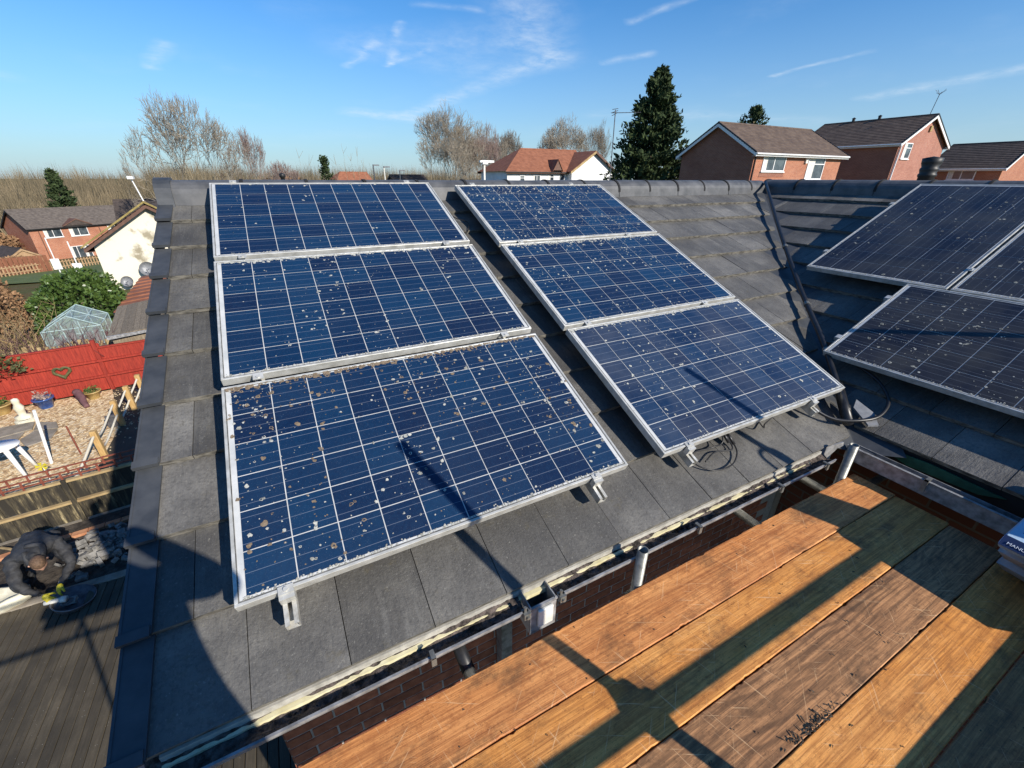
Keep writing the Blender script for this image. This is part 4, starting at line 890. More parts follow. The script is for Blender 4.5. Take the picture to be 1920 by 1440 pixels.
for w_, t_ in (((-3.62, 2.66, -5.30), (-3.54, 2.62, -5.40)), ((-3.42, 2.74, -5.24), (-3.48, 2.70, -5.36))):
    h_ = hand(mn, w_, t_, (.3, .3, -1), 1.35, mat='yellow'); h_.name = 'glove'
ty = thing('round_tray', (-3.42, 2.66, ZG), 'shallow round dark tray on the boards in front of the crouching man', 'tray')
MB().lathe([(.0, .03), (.20, .03), (.235, .10), (.245, .10), (.245, .085), (.21, .0), (0, 0)], 24, (-3.36, 2.64, ZG+.02), Matrix.Rotation(.25, 3, 'Y').to_4x4()).build('pan', MT['steel'], ty, True)
m = MB(); m.box((-3.46, 2.56, ZG+.07), (-3.30, 2.66, ZG+.12)); m.build('mortar_block', MT['rubble'], ty)
gr = thing('angle_grinder', (-3.5, 2.62, -5.4), 'small power tool held in the yellow gloves of the crouching man', 'tool')
m = MB(); m.tube([(-3.62, 2.62, -5.42), (-3.44, 2.60, -5.42)], .032, 10); m.tube([(-3.44, 2.60, -5.42), (-3.38, 2.59, -5.43)], .045, 10); m.build('body', MT['offwhite'], gr, True)
m = MB(); m.tube([(-3.38, 2.585, -5.48), (-3.38, 2.585, -5.474)], .06, 16); m.build('disc', MT['steel'], gr)
V = []; F = []; n = 18
wt = thing('tarp_bundle', (-4.3, 3.05, ZG), 'crumpled cream sheet bundled on the boards left of the man', 'sheet')
m = MB(); prof = [(0, .10), (.16, .13), (.22, .20), (.26, .20), (.25, .06), (.2, 0)]; sc_m = Matrix.Diagonal((1.9, .75, 1, 1))
m.lathe(prof, 24, (-4.38, 3.02, ZG+.02), sc_m); m.v = [(x+noise.noise(Vector((x*9, y*9, 0)))*.03, y+noise.noise(Vector((x*9, y*9, 5)))*.03, z+noise.noise(Vector((x*9, y*9, 9)))*.03) for x, y, z in m.v]; m.build('sheet', MT['tarp'], wt, True)
tag(MB().tube(curve_pts([(-4.75, 4.45, -5.52), (-4.5, 4.2, -5.45), (-4.32, 4.02, -5.50), (-4.18, 3.8, -5.55)], 5), .022, 6).build('branch', MT['straw']), 'pale stick leaning against the foot of the black fence', 'stick')
tag(MB().tube(curve_pts([(-2.62, 3.02, ZG+.03), (-2.72, 2.92, ZG+.04), (-2.60, 2.84, ZG+.03), (-2.48, 2.95, ZG+.03), (-2.62, 3.02, ZG+.05)], 6), .010, 6).build('rope_coil', MT['rope']), 'small coil of pale cord on the deck close to the roof edge', 'cord')
# red fence
rf = thing('red_fence', (-6, 11.1, ZG), 'bright red board fence along the back of the gravel garden', 'fence')
MRF = Matrix(((.992, -.123, 0, -9.87), (.123, .992, 0, 10.70), (0, 0, 1, ZG), (0, 0, 0, 1)))
u = 0
while u < 9.6:
    w = random.uniform(.13, .16); mb = MB(); mb.box((u+.0015, random.uniform(-.003, .003), .03), (u+w, .020, 1.385+(.03 if u < 5.05 else -.10 if u > 5.12 else .1))); mb.build('fence_board', MT['red'], rf, M=MRF); u += w
for z in (.46, .92): mb = MB(); mb.box((0, -.065, z-.03), (9.6, -.005, z+.03)); mb.build('rail', MT['red'], rf, M=MRF)
mb = MB(); mb.box((0, -.03, 1.39), (5.03, .05, 1.43)); mb.box((5.12, -.03, 1.27), (9.6, .05, 1.31)); mb.build('capping', MT['red'], rf, M=MRF)
for u in (.9, 5.07, 7.6): mb = MB(); mb.box((u-.05, -.05, -.1), (u+.05, .06, 1.52)); mb.build('post', MT['red'], rf, M=MRF, bevel=.01)
# heart wreath
hw = MB(); pts = []
for i in range(33):
    t = 2*PI*i/32; pts.append(Vector((.0105*16*math.sin(t)**3*1.0, -.05, .0105*(13*math.cos(t)-5*math.cos(2*t)-2*math.cos(3*t)-math.cos(4*t)))))
hw.tube(pts, .035, 7); hw.v = [(x+noise.noise(Vector((x*40, y*40, z*40)))*.02, y, z+noise.noise(Vector((x*40, z*40, 4)))*.02) for x, y, z in hw.v]
tag(hw.build('heart_wreath', MT['leafolive'], None, M=MRF @ T_((4.23, 0, .78))), 'heart-shaped green wreath hung on the red fence', 'wreath')
# pots and ornament
def pot(loc, label, mat, r, h, plant=None, seed=0, group='garden pots'):
    p = thing('plant_pot', loc, label, 'plant pot', group)
    MB().lathe([(r*.62, 0), (r*.95, h*.85), (r*1.12, h*.88), (r*1.12, h), (r*.98, h), (r*.95, h*.9), (0, h*.88)], 20, loc).build('pot', mat, p, True)
    if plant:
        V = []; F = []; rr = random.Random(seed)
        for i in range(90):
            a = rr.uniform(0, 6.3); q = Vector((math.cos(a), math.sin(a), rr.uniform(.1, 1.2)))*r*rr.uniform(.2, .9); o = len(V); c = Vector(loc)+Vector((0, 0, h*.9))
            for k in range(3): V.append(c+q+Vector((rr.uniform(-1, 1), rr.uniform(-1, 1), rr.uniform(-1, 1)))*r*.28)
            F.append((o, o+1, o+2))
        stuff(add('plant', arr_mesh('plant', V, F, plant), p))
pot((-6.10, 10.70, ZG), 'blue glazed pot with bare stems by the red fence', MT['bluepot'], .20, .30, MT['twigred'], 1)
pot((-5.13, 10.80, ZG), 'yellow pot with green plant beside a fallen brown one', MT['yellowpot'], .18, .24, MT['plant'], 2)
pot((-6.98, 10.78, ZG), 'ochre and navy pot with leafy plant at the left edge', MT['yellowpot'], .22, .28, MT['plant'], 3)
lw = thing('driftwood', (-5.2, 10.40, ZG), 'twisted pinkish driftwood lump lying below the yellow pot', 'driftwood')
MB().tube(curve_pts([(-5.42, 10.75, ZG+.30), (-5.30, 10.55, ZG+.22), (-5.22, 10.35, ZG+.12), (-5.12, 10.15, ZG+.05)], 5), .10, 8, True, .06).build('log', MT['purple'], lw, True)
st = thing('statue', (-6.3, 10.0, ZG), 'small cream stone garden statue on two round bases', 'statue')
MB().lathe([(.19, 0), (.19, .07), (.12, .09)], 16, (-6.28, 9.95, ZG)).build('base', MT['tarp'], st); MB().lathe([(.16, .09), (.16, .16), (.07, .19), (.08, .30), (.10, .40), (.06, .50), (.075, .57), (.06, .63), (0, .65)], 16, (-6.30, 10.02, ZG)).build('figure', MT['tarp'], st, True)
flag = tag(add('stone_slab', None, None, Matrix.Translation((-5.9, 9.1, ZG))), 'irregular flat grey-brown stones set in the gravel by the white table', 'paving', None)
for poly in ([(-6.7, 9.75), (-6.05, 9.78), (-5.95, 9.32), (-6.6, 9.1)], [(-6.0, 9.74), (-5.55, 9.5), (-5.40, 9.1), (-5.90, 9.22)], [(-5.88, 9.18), (-5.40, 9.05), (-5.38, 8.55), (-5.75, 8.35), (-6.0, 8.8)], [(-6.6, 9.05), (-6.05, 9.22), (-6.05, 8.75), (-6.7, 8.6)]):
    mb = MB(); mb.prism([(x, y, ZG+.01) for x, y in poly], (0, 0, .035+random.uniform(0, .012))); mb.build('stone', MT['stone'], flag, bevel=.012)
# white table
tbl = thing('garden_table', (-5.45, 7.05, ZG), 'white oval plastic garden table on the gravel', 'table')
MB().lathe([(0, .72), (.37, .72), (.40, .735), (.40, .755), (0, .755)], 28, (-5.55, 7.02, ZG), Matrix.Diagonal((1, .75, 1, 1))).build('tabletop', MT['white'], tbl, True)
for dx, dy in ((-.30, -.2), (.30, -.2), (-.30, .2), (.30, .2)): mb = MB(); mb.tube([(-5.55+dx*.8, 7.02+dy*.8, ZG+.73), (-5.55+dx*1.15, 7.02+dy*1.15, ZG)], .045, 8, True, .03); mb.build('leg', MT['white'], tbl, True)
tag(MB().tube([(-5.0, 7.30, ZG), (-4.87, 7.40, ZG+1.25)], .028, 8).build('white_pole', MT['white']), 'slim white pole standing in the gravel beyond the trellis', 'pole')
tag(MB().tube([(-4.55, 7.45, ZG), (-4.55, 7.45, ZG+.75)], .016, 6).build('rusty_rod', MT['rust']), 'thin rusty rod stuck upright in the gravel', 'rod')
# rope fence along the path
ropes = [(-4.03, 7.05), (-4.05, 8.62), (-3.98, 9.48), (-3.88, 10.23)]
for i, (x, y) in enumerate(ropes):
    p = thing('rope_post', (x, y, ZG), ['yellow wooden rope post nearest the trellis', 'yellow rope post with a grey board leaning beside it', 'yellow rope post second from the red fence', 'shaded rope post closest to the red fence'][i], 'post', 'rope posts along the path')
    mb = MB(); mb.box((x-.055, y-.055, ZG-.05), (x+.055, y+.055, ZG+.70)); mb.build('post', MT['postwood'], p, bevel=.008)
    if i < 3:
        x2, y2 = ropes[i+1]
        for z in (.62, .34):
            pt = [Vector((x, y, ZG+z)), Vector(((x+x2)/2-.12, (y*.6+y2*.4), ZG+z-.30)), Vector((x2, y2, ZG+z))]
            MB().tube(curve_pts(pt, 8), .024, 7).build('rope', MT['rope'], p, True)
MB().tube(curve_pts([Vector((-4.03, 7.05, ZG+.6)), Vector((-4.25, 6.2, ZG+.15)), Vector((-4.3, 5.6, ZG+.35))], 8), .028, 7).build('rope', MT['rope'], bpy.data.objects['rope_post'], True)
tag(MB().box((-4.30, 8.55, ZG+.02), (-4.10, 8.58, ZG+.35)).build('grey_board', MT['steel']), 'small grey board leaning by the rope post', 'board')
wn_ = thing('windmill_toy', (-4.75, 6.1, ZG), 'yellow garden windmill beside the trellis', 'ornament')
mb = MB(); mb.tube([(-4.72, 6.4, ZG), (-4.72, 6.4, ZG+.45)], .008, 5); mb.build('stick', MT['white'], wn_); mb = MB()
for k in range(5): a = 2*PI*k/5; mb.prism([(-4.72, 6.38, ZG+.45), (-4.72+.1*math.cos(a), 6.37, ZG+.45+.1*math.sin(a)), (-4.72+.09*math.cos(a+.8), 6.37, ZG+.45+.09*math.sin(a+.8))], (0, -.006, 0))
mb.build('sail', MT['yellow'], wn_)
# ------------------------------------------------------------------ houses
def window(par, M, w, h, nm=2, frame='white', transom=False, sill=True):
    # local: x across, z up, faces -y; a real frame round a set-back pane
    f = MB(); t = .07
    for a, b in (((0, -.05, 0), (w, .04, t)), ((0, -.05, h-t), (w, .04, h)), ((0, -.05, t), (t, .04, h-t)), ((w-t, -.05, t), (w, .04, h-t))): f.box(a, b)
    for i in range(1, nm): x = w*i/nm; f.box((x-t*.45, -.045, t), (x+t*.45, .035, h-t))
    if transom: f.box((t, -.04, h*.68-.03), (w-t, .03, h*.68+.03))
    o = f.build('window', MT[frame], par, M=M)
    for i in range(nm):
        m = MB(); m.box((w*i/nm+t*.6, -.012, t), (w*(i+1)/nm-t*.6, .0, h-t)); m.build('pane', MT['glass'], o, M=M)
        if i % 2 == 0 and w > .8: m = MB(); m.box((w*i/nm+t*1.2, -.0155, t), (w*i/nm+w/nm*.42, -.013, h-t)); m.build('curtain', MT['offwhite'], o, M=M)
    if sill: m = MB(); m.box((-.06, -.10, -.07), (w+.06, 0, -.005)); m.build('sill', MT[frame], o, M=M)
    return o
def gable_house(loc, rot, L, Wd, he, hr, label, wall, roof, over=.32, trim='white', wins=(), group=None, hipL=False, name='house', fasc='white', courses=13, gut=True, endwall=None):
    M = Matrix.Translation(loc) @ Matrix.Rotation(rot, 4, 'Z'); h = tag(add(name, None, None, M), label, 'house', group)
    m = MB(); hw = Wd/2
    if hipL: m.box((0, 0, 0), (L, Wd, he))
    else: m.prism([(0, 0, 0), (0, Wd, 0), (0, Wd, he), (0, hw, hr-.12), (0, 0, he)], (L, 0, 0))
    m.build('wall', MT[wall], h, M=M)
    sl_ = (hr-he)/hw
    for side in (0, 1):
        m = MB(); n = courses; step = .035
        for k in range(n):
            b0, b1 = -over+(hw+over)*k/n, -over+(hw+over)*(k+1.12)/n if k < n-1 else hw
            z0, z1 = he+.03+sl_*b0+step, he+.03+sl_*b1
            xa0, xa1 = (-over, -over) if not hipL else (-over+(b0+over), -over+(b1+over))
            vs = [(xa0, b0, z0), (L+over, b0, z0), (L+over, b1, z1), (xa1, b1, z1)]
            if side: vs = [(x, Wd-y, z) for x, y, z in vs]
            lo = [(x, y, z-.05) for x, y, z in vs]; f = [(0, 1, 2, 3), (7, 6, 5, 4), (0, 4, 5, 1), (1, 5, 6, 2), (3, 7, 4, 0)]
            m.add(vs+lo, f if not side else [q[::-1] for q in f])
        m.build('roof', MT[roof], h, M=M)
    m = MB(); m.tube([((hw if hipL else -over), hw, hr+.03), (L+over, hw, hr+.03)], .085, 8); m.build('ridge', MT[roof], h, M=M)
    if hipL:
        m = MB(); m.add([(-over, -over, he-sl_*over+.06), (-over, Wd+over, he-sl_*over+.06), (hw, hw, hr+.05)], [(0, 2, 1)]); m.build('hip_slope', MT[roof], h, M=M)
    for x in (((-over, -over+.05), (L+over-.05, L+over)) if not hipL else ((L+over-.05, L+over),)):
        for side in (0, 1):
            q = [(x[0], -over-.02, he-sl_*over-.20), (x[0], -over-.02, he-sl_*over+.03), (x[0], hw, hr+.03), (x[0], hw, hr-.22)]
            if side: q = [(a, Wd-b, c) for a, b, c in q]
            m = MB(); m.prism(q, (x[1]-x[0], 0, 0)); m.build('bargeboard', MT[trim], h, M=M)
            if trim == 'white': m = MB(); q2 = [(a-(.03 if a < 0 else -.03-.05+.05), b, c+(.22 if i in (0, 3) else .06)) for i, (a, b, c) in enumerate(q)]; m.prism(q2, (.06 if x[0] < 0 else .05, 0, 0)); m.build('verge', MT['blacktrim'], h, M=M)
    for side in (0, 1):
        y = -over if side == 0 else Wd+over-.03; m = MB(); m.box((-over+.05, y, he-sl_*over-.17), (L+over-.05, y+.03, he-sl_*over+.02)); m.build('fascia', MT[fasc], h, M=M)
        m = MB(); m.box((-over+.05, min(y, 0) if side == 0 else Wd, he-sl_*over-.18), (L+over-.05, 0 if side == 0 else y, he-sl_*over-.16)); m.build('soffit', MT[fasc], h, M=M)
        if gut and side == 0: m = MB(); m.tube([(-over, y-.06, he-sl_*over-.04), (L+over, y-.06, he-sl_*over-.04)], .055, 8); m.build('gutter', MT['white' if fasc == 'white' else 'blacktrim'], h, M=M)
    if endwall:
        m = MB(); m.prism([(-.01, .0, 0), (-.01, Wd, 0), (-.01, Wd, he), (-.01, hw, hr-.14), (-.01, 0, he)], (.008, 0, 0)); m.build('gable_wall', MT[endwall], h, M=M)
    for face, u, z, w, hh, nm, tr_ in wins:
        if face == 'f': Wm = M @ T_((u, -.0, z))
        elif face == 'l': Wm = M @ T_((0, u+w, z)) @ Matrix.Rotation(-PI/2, 4, 'Z')
        else: Wm = M @ T_((L, u, z)) @ Matrix.Rotation(PI/2, 4, 'Z')
        window(h, Wm, w, hh, nm, transom=tr_)
    return h, M
h1, m1 = gable_house((29.7, 16.9, -3.3), 0, 10.4, 6.2, 5.06, 6.85, 'nearest red brick house on the right, dark shaded gable and sunlit front', 'bwallo', 'roofbrown', wins=[('f', 1.0, 3.80, 2.5, 1.12, 2, False), ('f', 6.2, 3.3, 2.1, 1.5, 1, True)], endwall='bwall', courses=16)  # gable skin in darker brick than the front, its shade painted in
m = MB(); m.tube([(.12, -.06, 0), (.12, -.06, 4.9)], .04, 8); m.build('downpipe', MT['blacktrim'], h1, M=m1)
m = MB(); m.box((5.75, -.12, 4.35), (6.0, -.01, 4.75)); m.build('wall_lamp', MT['offwhite'], h1, M=m1)
m = MB(); m.box((.9, -.02, 3.45), (3.6, -.004, 3.72)); m.build('soldier_course', MT['bwall'], h1, M=m1)
# second house: ridge runs away from the viewer, gable sunlit
h2, m2 = gable_house((46.0, 24.2, -3.3), -PI/2, 8.2, 7.7, 6.05, 8.05, 'brick house with a sunlit pinkish gable and a pole aerial', 'bwall', 'roofbrown', wins=[('r', .85, 4.85, 1.25, 1.15, 1, True)], courses=16)
m = MB(); m.prism([(8.203, 0, 0), (8.203, 7.7, 0), (8.203, 7.7, 6.05), (8.203, 3.85, 7.9), (8.203, 0, 6.05)], (.008, 0, 0)); m.build('gable_wall', MT['bwallsun'], h2, M=m2)  # paler brick skin puts the sunlight into the gable colour
m = MB(); m.tube([(8.30, .18, 0), (8.30, .18, 5.7), (8.35, -.2, 5.9)], .06, 8); m.build('downpipe', MT['white'], h2, M=m2)
m = MB(); m.box((8.22, 3.9, 6.9), (8.33, 4.2, 7.3)); m.build('alarm_box', MT['yellowpot'], h2, M=m2)
m = MB(); m.tube([(7.9, 3.85, 8.0), (8.0, 4.0, 9.55)], .025, 6); 
for k in range(7): a = k*.9; m.tube([(8.0, 4.0, 9.5), (8.0+.35*math.cos(a), 4.0+.35*math.sin(a), 9.75+.12*math.sin(a*2))], .012, 4)
m.build('aerial', MT['steel'], h2, M=m2)
for u in (2.2, 4.3): m = MB(); m.lathe([(.12, 0), (.12, .3), (.18, .32), (0, .42)], 10, (u, 3.85, 8.05)); m.build('roof_vent', MT['blacktrim'], h2, M=m2)
h3, m3 = gable_house((55.5, 17.0, -3.6), -PI/2, 4.9, 7.0, 4.65, 6.55, 'low brick house cut by the right picture edge, with a plain dark roof', 'bwallo', 'roofdark', wins=[('f', 1.4, 3.6, 1.9, .8, 2, False)], courses=14, endwall=None)
# white house in the middle distance
hwm, mwm = gable_house((26.0, 46.0, -5.8), 0, 12.0, 7.6, 6.75, 9.15, 'white rendered house with a terracotta roof, in front of bare trees', 'whiterender', 'roofterra', trim='browntrim', fasc='browntrim', hipL=True, over=.4,
    wins=[('f', 1.7, 5.25, .7, .85, 1, True), ('f', 3.6, 5.2, 1.0, .95, 2, False), ('f', 5.7, 5.3, .9, .95, 1, True), ('f', 7.4, 5.2, .8, 1.2, 1, False)])
Mg = Matrix.Translation((34.6, 45.0, -5.8)); m = MB(); m.prism([(0, 0, 0), (6.6, 0, 0), (6.6, 0, 6.7), (3.3, 0, 8.75), (0, 0, 6.7)], (0, 5, 0)); m.build('wing_wall', MT['whiterender'], hwm, M=Mg)
for sx in (0, 1):
    m = MB(); q = [(-.4, -.35, 6.49), (3.3, -.35, 8.86), (3.3, 5, 8.86), (-.4, 5, 6.49)]; q = q if not sx else [(6.6-a, b, c) for a, b, c in q]; m.prism(q, (0, 0, .10)); m.build('wing_roof', MT['roofterra'], hwm, M=Mg)
    m = MB(); q = [(-.4, -.42, 6.28), (-.4, -.42, 6.55), (3.3, -.42, 8.93), (3.3, -.42, 8.64)]; q = q if not sx else [(6.6-a, b, c) for a, b, c in q]; m.prism(q, (0, .06, 0)); m.build('bargeboard', MT['straw' if sx == 0 else 'browntrim'], hwm, M=Mg)
Mg2 = Matrix.Translation((32.1, 45.3, -5.8)); m = MB(); m.prism([(0, 0, 6.7), (1.2, 0, 6.7), (.6, 0, 7.75)], (0, 1.6, 0)); m.build('gablet', MT['browntrim'], hwm, M=Mg2)
for sx in (0, 1): m = MB(); q = [(-.15, -.1, 6.55), (.6, -.1, 7.85), (.6, 3.4, 7.85), (-.15, 2.0, 6.55)]; q = q if not sx else [(1.2-a, b, c) for a, b, c in q]; m.prism(q, (0, 0, .07)); m.build('gablet_roof', MT['roofterra'], hwm, M=Mg2)
gable_house((44.5, 56.0, -5.5), .1, 6, 6.0, 6.3, 9.0, 'brown-roofed house half hidden behind the white house', 'bwall', 'roofbrown', trim='browntrim', fasc='browntrim', hipL=True)
# the sloping estate on the left
hb, mb_ = gable_house((-30.4, 82.8, -11.5), math.atan2(.62, .78), 12.6, 6.8, 5.05, 7.25, 'orange brick house with white windows and grey roof on the left hillside', 'bwallo', 'roofgrey', trim='blacktrim', fasc='blacktrim', over=.3,
    wins=[('f', 1.5, 3.55, 2.0, 1.35, 2, False), ('f', 4.4, 3.5, 2.2, 1.4, 2, False), ('f', 9.2, 3.55, 2.0, 1.35, 2, False), ('f', 3.6, .35, 2.5, 1.75, 3, False)])
m = MB(); m.prism([(3.9, -.45, 4.98), (7.1, -.45, 4.98), (5.5, -.45, 5.75)], (0, 1.0, 0)); m.build('gablet', MT['roofdark'], hb, M=mb_)
m = MB(); m.prism([(3.75, -.52, 4.92), (5.5, -.52, 5.78), (7.25, -.52, 4.92), (7.25, -.52, 5.04), (5.5, -.52, 5.92), (3.75, -.52, 5.04)], (0, 1.9, 0)); m.build('gablet_roof', MT['browntrim'], hb, M=mb_)
for u in (1.0, 8.1): m = MB(); m.tube([(u, -.06, 0), (u, -.06, 4.8)], .05, 6); m.build('downpipe', MT['browntrim'], hb, M=mb_)
gable_house((-14.9, 61.0, -8.6), .12, 9, 6.0, 4.2, 6.2, 'dark-roofed house just behind the cream gable', 'bwall', 'roofdark', trim='blacktrim', fasc='blacktrim')
gable_house((-21.6, 97, -12.2), .6, 7, 5.5, 5.6, 8.0, 'small brown-gabled house behind the grey roof on the left hillside', 'bwallo', 'roofbrown', trim='browntrim', fasc='browntrim')
gable_house((-31.0, 72.0, -10.4), -.9, 4.5, 3.0, 1.75, 2.7, 'little garden house with a tan gable among the brown fences', 'picket', 'roofdark', trim='picket', fasc='picket', over=.15)
gable_house((-38.5, 78.0, -11.2), .5, 6, 5, 2.4, 4.0, 'low brown-roofed outbuilding at the left edge', 'bwallo', 'roofbrown', trim='browntrim', fasc='browntrim', over=.2)
# cream gable house
hc, mc = gable_house((-10.1, 42.0, -7.6), -PI/2, 9.0, 6.75, 3.80, 6.05, 'cream rendered gable with peeling stains and two satellite dishes, left of the roof', 'render', 'roofdark', trim='browntrim', fasc='browntrim', over=.4, gut=False)
m = MB()
for sx in (0, 1):
    q = [(9.35, -.5, 3.60), (9.35, -.5, 3.70), (9.35, 3.375, 6.26), (9.35, 3.375, 6.14)]; q = q if not sx else [(a, 6.75-b, c) for a, b, c in q]; m.prism(q, (.14, 0, 0))
m.build('mossy_verge', MT['mossy'], hc, M=mc)
m = MB(); m.tube([(9.2, 3.375, 6.1), (9.15, 3.1, 7.55)], .035, 6); m.box((8.95, 2.95, 7.5), (9.35, 3.25, 7.66)); m.build('chimney_flue', MT['white'], hc, M=mc)
def dish(loc, r, label, rot=0):
    d = thing('satellite_dish', loc, label, 'satellite dish', 'satellite dishes on the cream gable'); R = Matrix.Translation(loc) @ Matrix.Rotation(rot, 4, 'Z') @ Matrix.Rotation(math.radians(70), 4, 'X')
    o = MB(); o.lathe([(r*math.sin(a), r*.35*(1-math.cos(a))*1.6-.1) for a in (0, .3, .6, .9, 1.2, 1.5)]+[(r*1.02, r*.35*(1-math.cos(1.5))*1.6-.09)], 20); o.build('bowl', MT['greyflap'], d, True, M=R)
    o = MB(); o.tube([(0, -r*.9, 0), (0, -r*.3, r*.9)], .015, 5); o.tube([(0, -r*.3, r*.8), (0, -r*.3, r*.95)], .04, 6); o.build('arm', MT['steel'], d, M=R)
    o = MB(); o.tube([(loc[0], loc[1], loc[2]), (loc[0], loc[1]+.45, loc[2]-.1)], .025, 6); o.build('bracket', MT['steel'], d)
dish((-7.74, 32.7, -5.5), .44, 'larger grey satellite dish on the cream gable, next to the roof edge'); dish((-9.05, 32.7, -6.2), .33, 'smaller grey satellite dish low on the cream gable')
lt = thing('lean_to', (-5.2, 19.3, ZG), 'low lean-to with terracotta tiles and a broken edge beside the laurel', 'outbuilding')
m = MB(); m.box((-6.0, 19.0, -5.9), (-3.2, 23.0, -5.18)); m.build('wall', MT['offwhite'], lt)
for k in range(9):
    m = MB(); y = 18.75+.62*k; m.add([(-6.3, y, -5.05+.05*k+.05), (-3.0, y-.2, -4.60+.05*k+.05), (-3.0, y+.5, -4.60+.05*(k+1)), (-6.3, y+.7, -5.05+.05*(k+1))], [(0, 1, 2, 3)])
    m.v += [(a, b, c-.05) for a, b, c in m.v[:4]]; m.f += [(7, 6, 5, 4), (0, 4, 5, 1), (1, 5, 6, 2)]; m.build('tile_course', MT['roofterra'], lt)
m = MB(); m.tube([(-6.3, 18.7, -5.09), (-3.0, 18.5, -4.64)], .06, 8); m.build('gutter', MT['blacktrim'], lt)
sh = thing('shed', (-4.2, 12.8, ZG), 'lean-to shed with a weathered plank roof behind the red fence', 'shed')
A, B, C_, D = Vector((-4.55, 11.55, -4.12)), Vector((-3.55, 11.75, -4.06)), Vector((-4.15, 15.6, -4.02)), Vector((-5.15, 15.4, -4.12))
for k in range(9):
    p, q = A.lerp(B, k/7), A.lerp(B, (k+.96)/7); r_, s_ = D.lerp(C_, (k+.96)/7), D.lerp(C_, k/7); m = MB(); m.prism([p, q, r_, s_], (0, 0, .03+.008*random.random())); m.build('roof_board', MT['shedwood'], sh)
m = MB(); m.prism([A+Vector((0, -.02, -.06)), A+Vector((1.3, .24, .01)), A+Vector((1.3, .24, .07)), A+Vector((0, -.02, .04))], (-.01, -.05, 0)); m.build('fascia', MT['gutter'], sh)
m = MB(); m.prism([(-4.5, 11.65, ZG), (-3.3, 11.85, ZG), (-3.9, 15.5, ZG), (-5.05, 15.3, ZG)], (0, 0, 1.40)); m.build('wall', MT['shedwood'], sh)
gh = thing('greenhouse', (-6.2, 15.0, ZG), 'small glass greenhouse with pale green frame in front of the laurel', 'greenhouse')
GMm = Matrix.Translation((-6.95, 14.3, ZG)) @ Matrix.Rotation(.12, 4, 'Z'); gw_, gl_, ge, gp = 1.45, 1.7, 1.15, 1.58
fr = MB()
def bar(a, b, r=.016): fr.tube([a, b], r, 4)
for y in (0, gl_/2, gl_):
    bar((0, y, 0), (0, y, ge)); bar((gw_, y, 0), (gw_, y, ge)); bar((0, y, ge), (gw_/2, y, gp)); bar((gw_, y, ge), (gw_/2, y, gp))
for x, z in ((0, ge), (gw_, ge), (gw_/2, gp), (0, .55), (gw_, .55), (0, .03), (gw_, .03), (.25*gw_, (ge+gp)/2), (.75*gw_, (ge+gp)/2)): bar((x, 0, z), (x, gl_, z))
for y in (0, gl_): bar((0, y, ge), (gw_, y, ge)); bar((0, y, .55), (gw_, y, .55)); bar((gw_*.35, y, 0), (gw_*.35, y, gp*.88)); bar((gw_*.65, y, 0), (gw_*.65, y, gp*.88))
MT['ghframe'] = simple('greenhouse_frame', (.26, .36, .36), (.42, .52, .50), 8, .4, 0, 0)
fr.build('frame', MT['ghframe'], gh, M=GMm)
gm, gt, gb_ = new_mat('greenhouse_glass'); gb_.inputs['Base Color'].default_value = (.40, .48, .48, 1); gb_.inputs['Roughness'].default_value = .12; gb_.inputs['Alpha'].default_value = .30; gb_.inputs['Specular IOR Level'].default_value = .7
for q in ([(0, 0, 0), (gw_, 0, 0), (gw_, 0, ge), (gw_/2, 0, gp), (0, 0, ge)], [(0, gl_, 0), (gw_, gl_, 0), (gw_, gl_, ge), (gw_/2, gl_, gp), (0, gl_, ge)], [(0, 0, 0), (0, gl_, 0), (0, gl_, ge), (0, 0, ge)], [(gw_, 0, 0), (gw_, gl_, 0), (gw_, gl_, ge), (gw_, 0, ge)], [(0, 0, ge), (0, gl_, ge), (gw_/2, gl_, gp), (gw_/2, 0, gp)], [(gw_, 0, ge), (gw_, gl_, ge), (gw_/2, gl_, gp), (gw_/2, 0, gp)]):
    m = MB(); m.add(q, [tuple(range(len(q)))]); m.build('pane', gm, gh, M=GMm)
m = MB()
for i in range(7): m.box((.15+.2*i, .3, .55), (.27+.2*i, .5, .8+.1*(i % 3)))
m.build('shelf_pots', MT['purple'], gh, M=GMm)
# boundary strip and tan fence behind the red one
ob = thing('garden_wall', (-8, 13.2, ZG), 'pale concrete strip with broken pickets behind the red fence', 'wall')
m = MB(); m.box((-12, 12.9, ZG), (-5.4, 13.1, ZG+.55), None); m.build('base', MT['tarp'], ob)
for i in range(26): x = -9.2+.16*i; m = MB(); m.box((x, 13.3, ZG), (x+.10, 13.33, ZG+.9+.2*random.random())); m.build('picket', MT['straw'], ob, M=Matrix.Rotation(0, 4, 'Z'))
def signpost(loc, label, hp_):
    s = thing('signboard', loc, label, 'sign', 'white boards on poles'); m = MB(); m.tube([(loc[0], loc[1], loc[2]-.6), (loc[0], loc[1], loc[2]+hp_)], .04, 6); m.build('pole', MT['white'], s)
    m = MB(); m.box((loc[0]-.27, loc[1]-.09, loc[2]+.1), (loc[0]+.27, loc[1]-.05, loc[2]+.95)); m.build('board', MT['white'], s)
signpost((-16.3, 45.2, -7.0), 'left white board on a slim pole above the laurel', 2.6); signpost((-13.4, 39.9, -6.75), 'right white board on a slim pole beside the cream gable', 2.5)
pf = thing('picket_fence', (-18.8, 56, -8.2), 'open tan picket fence across the lawn below the orange brick house', 'fence')
for i in range(44): k = i/43; p = Vector((-23.0+7.6*k, 51.0+9.4*k, 0)); z = gz(p.x, p.y); m = MB(); m.box((p.x-.05, p.y-.03, z), (p.x+.05, p.y+.03, z+.95)); m.build('picket', MT['picket'], pf)
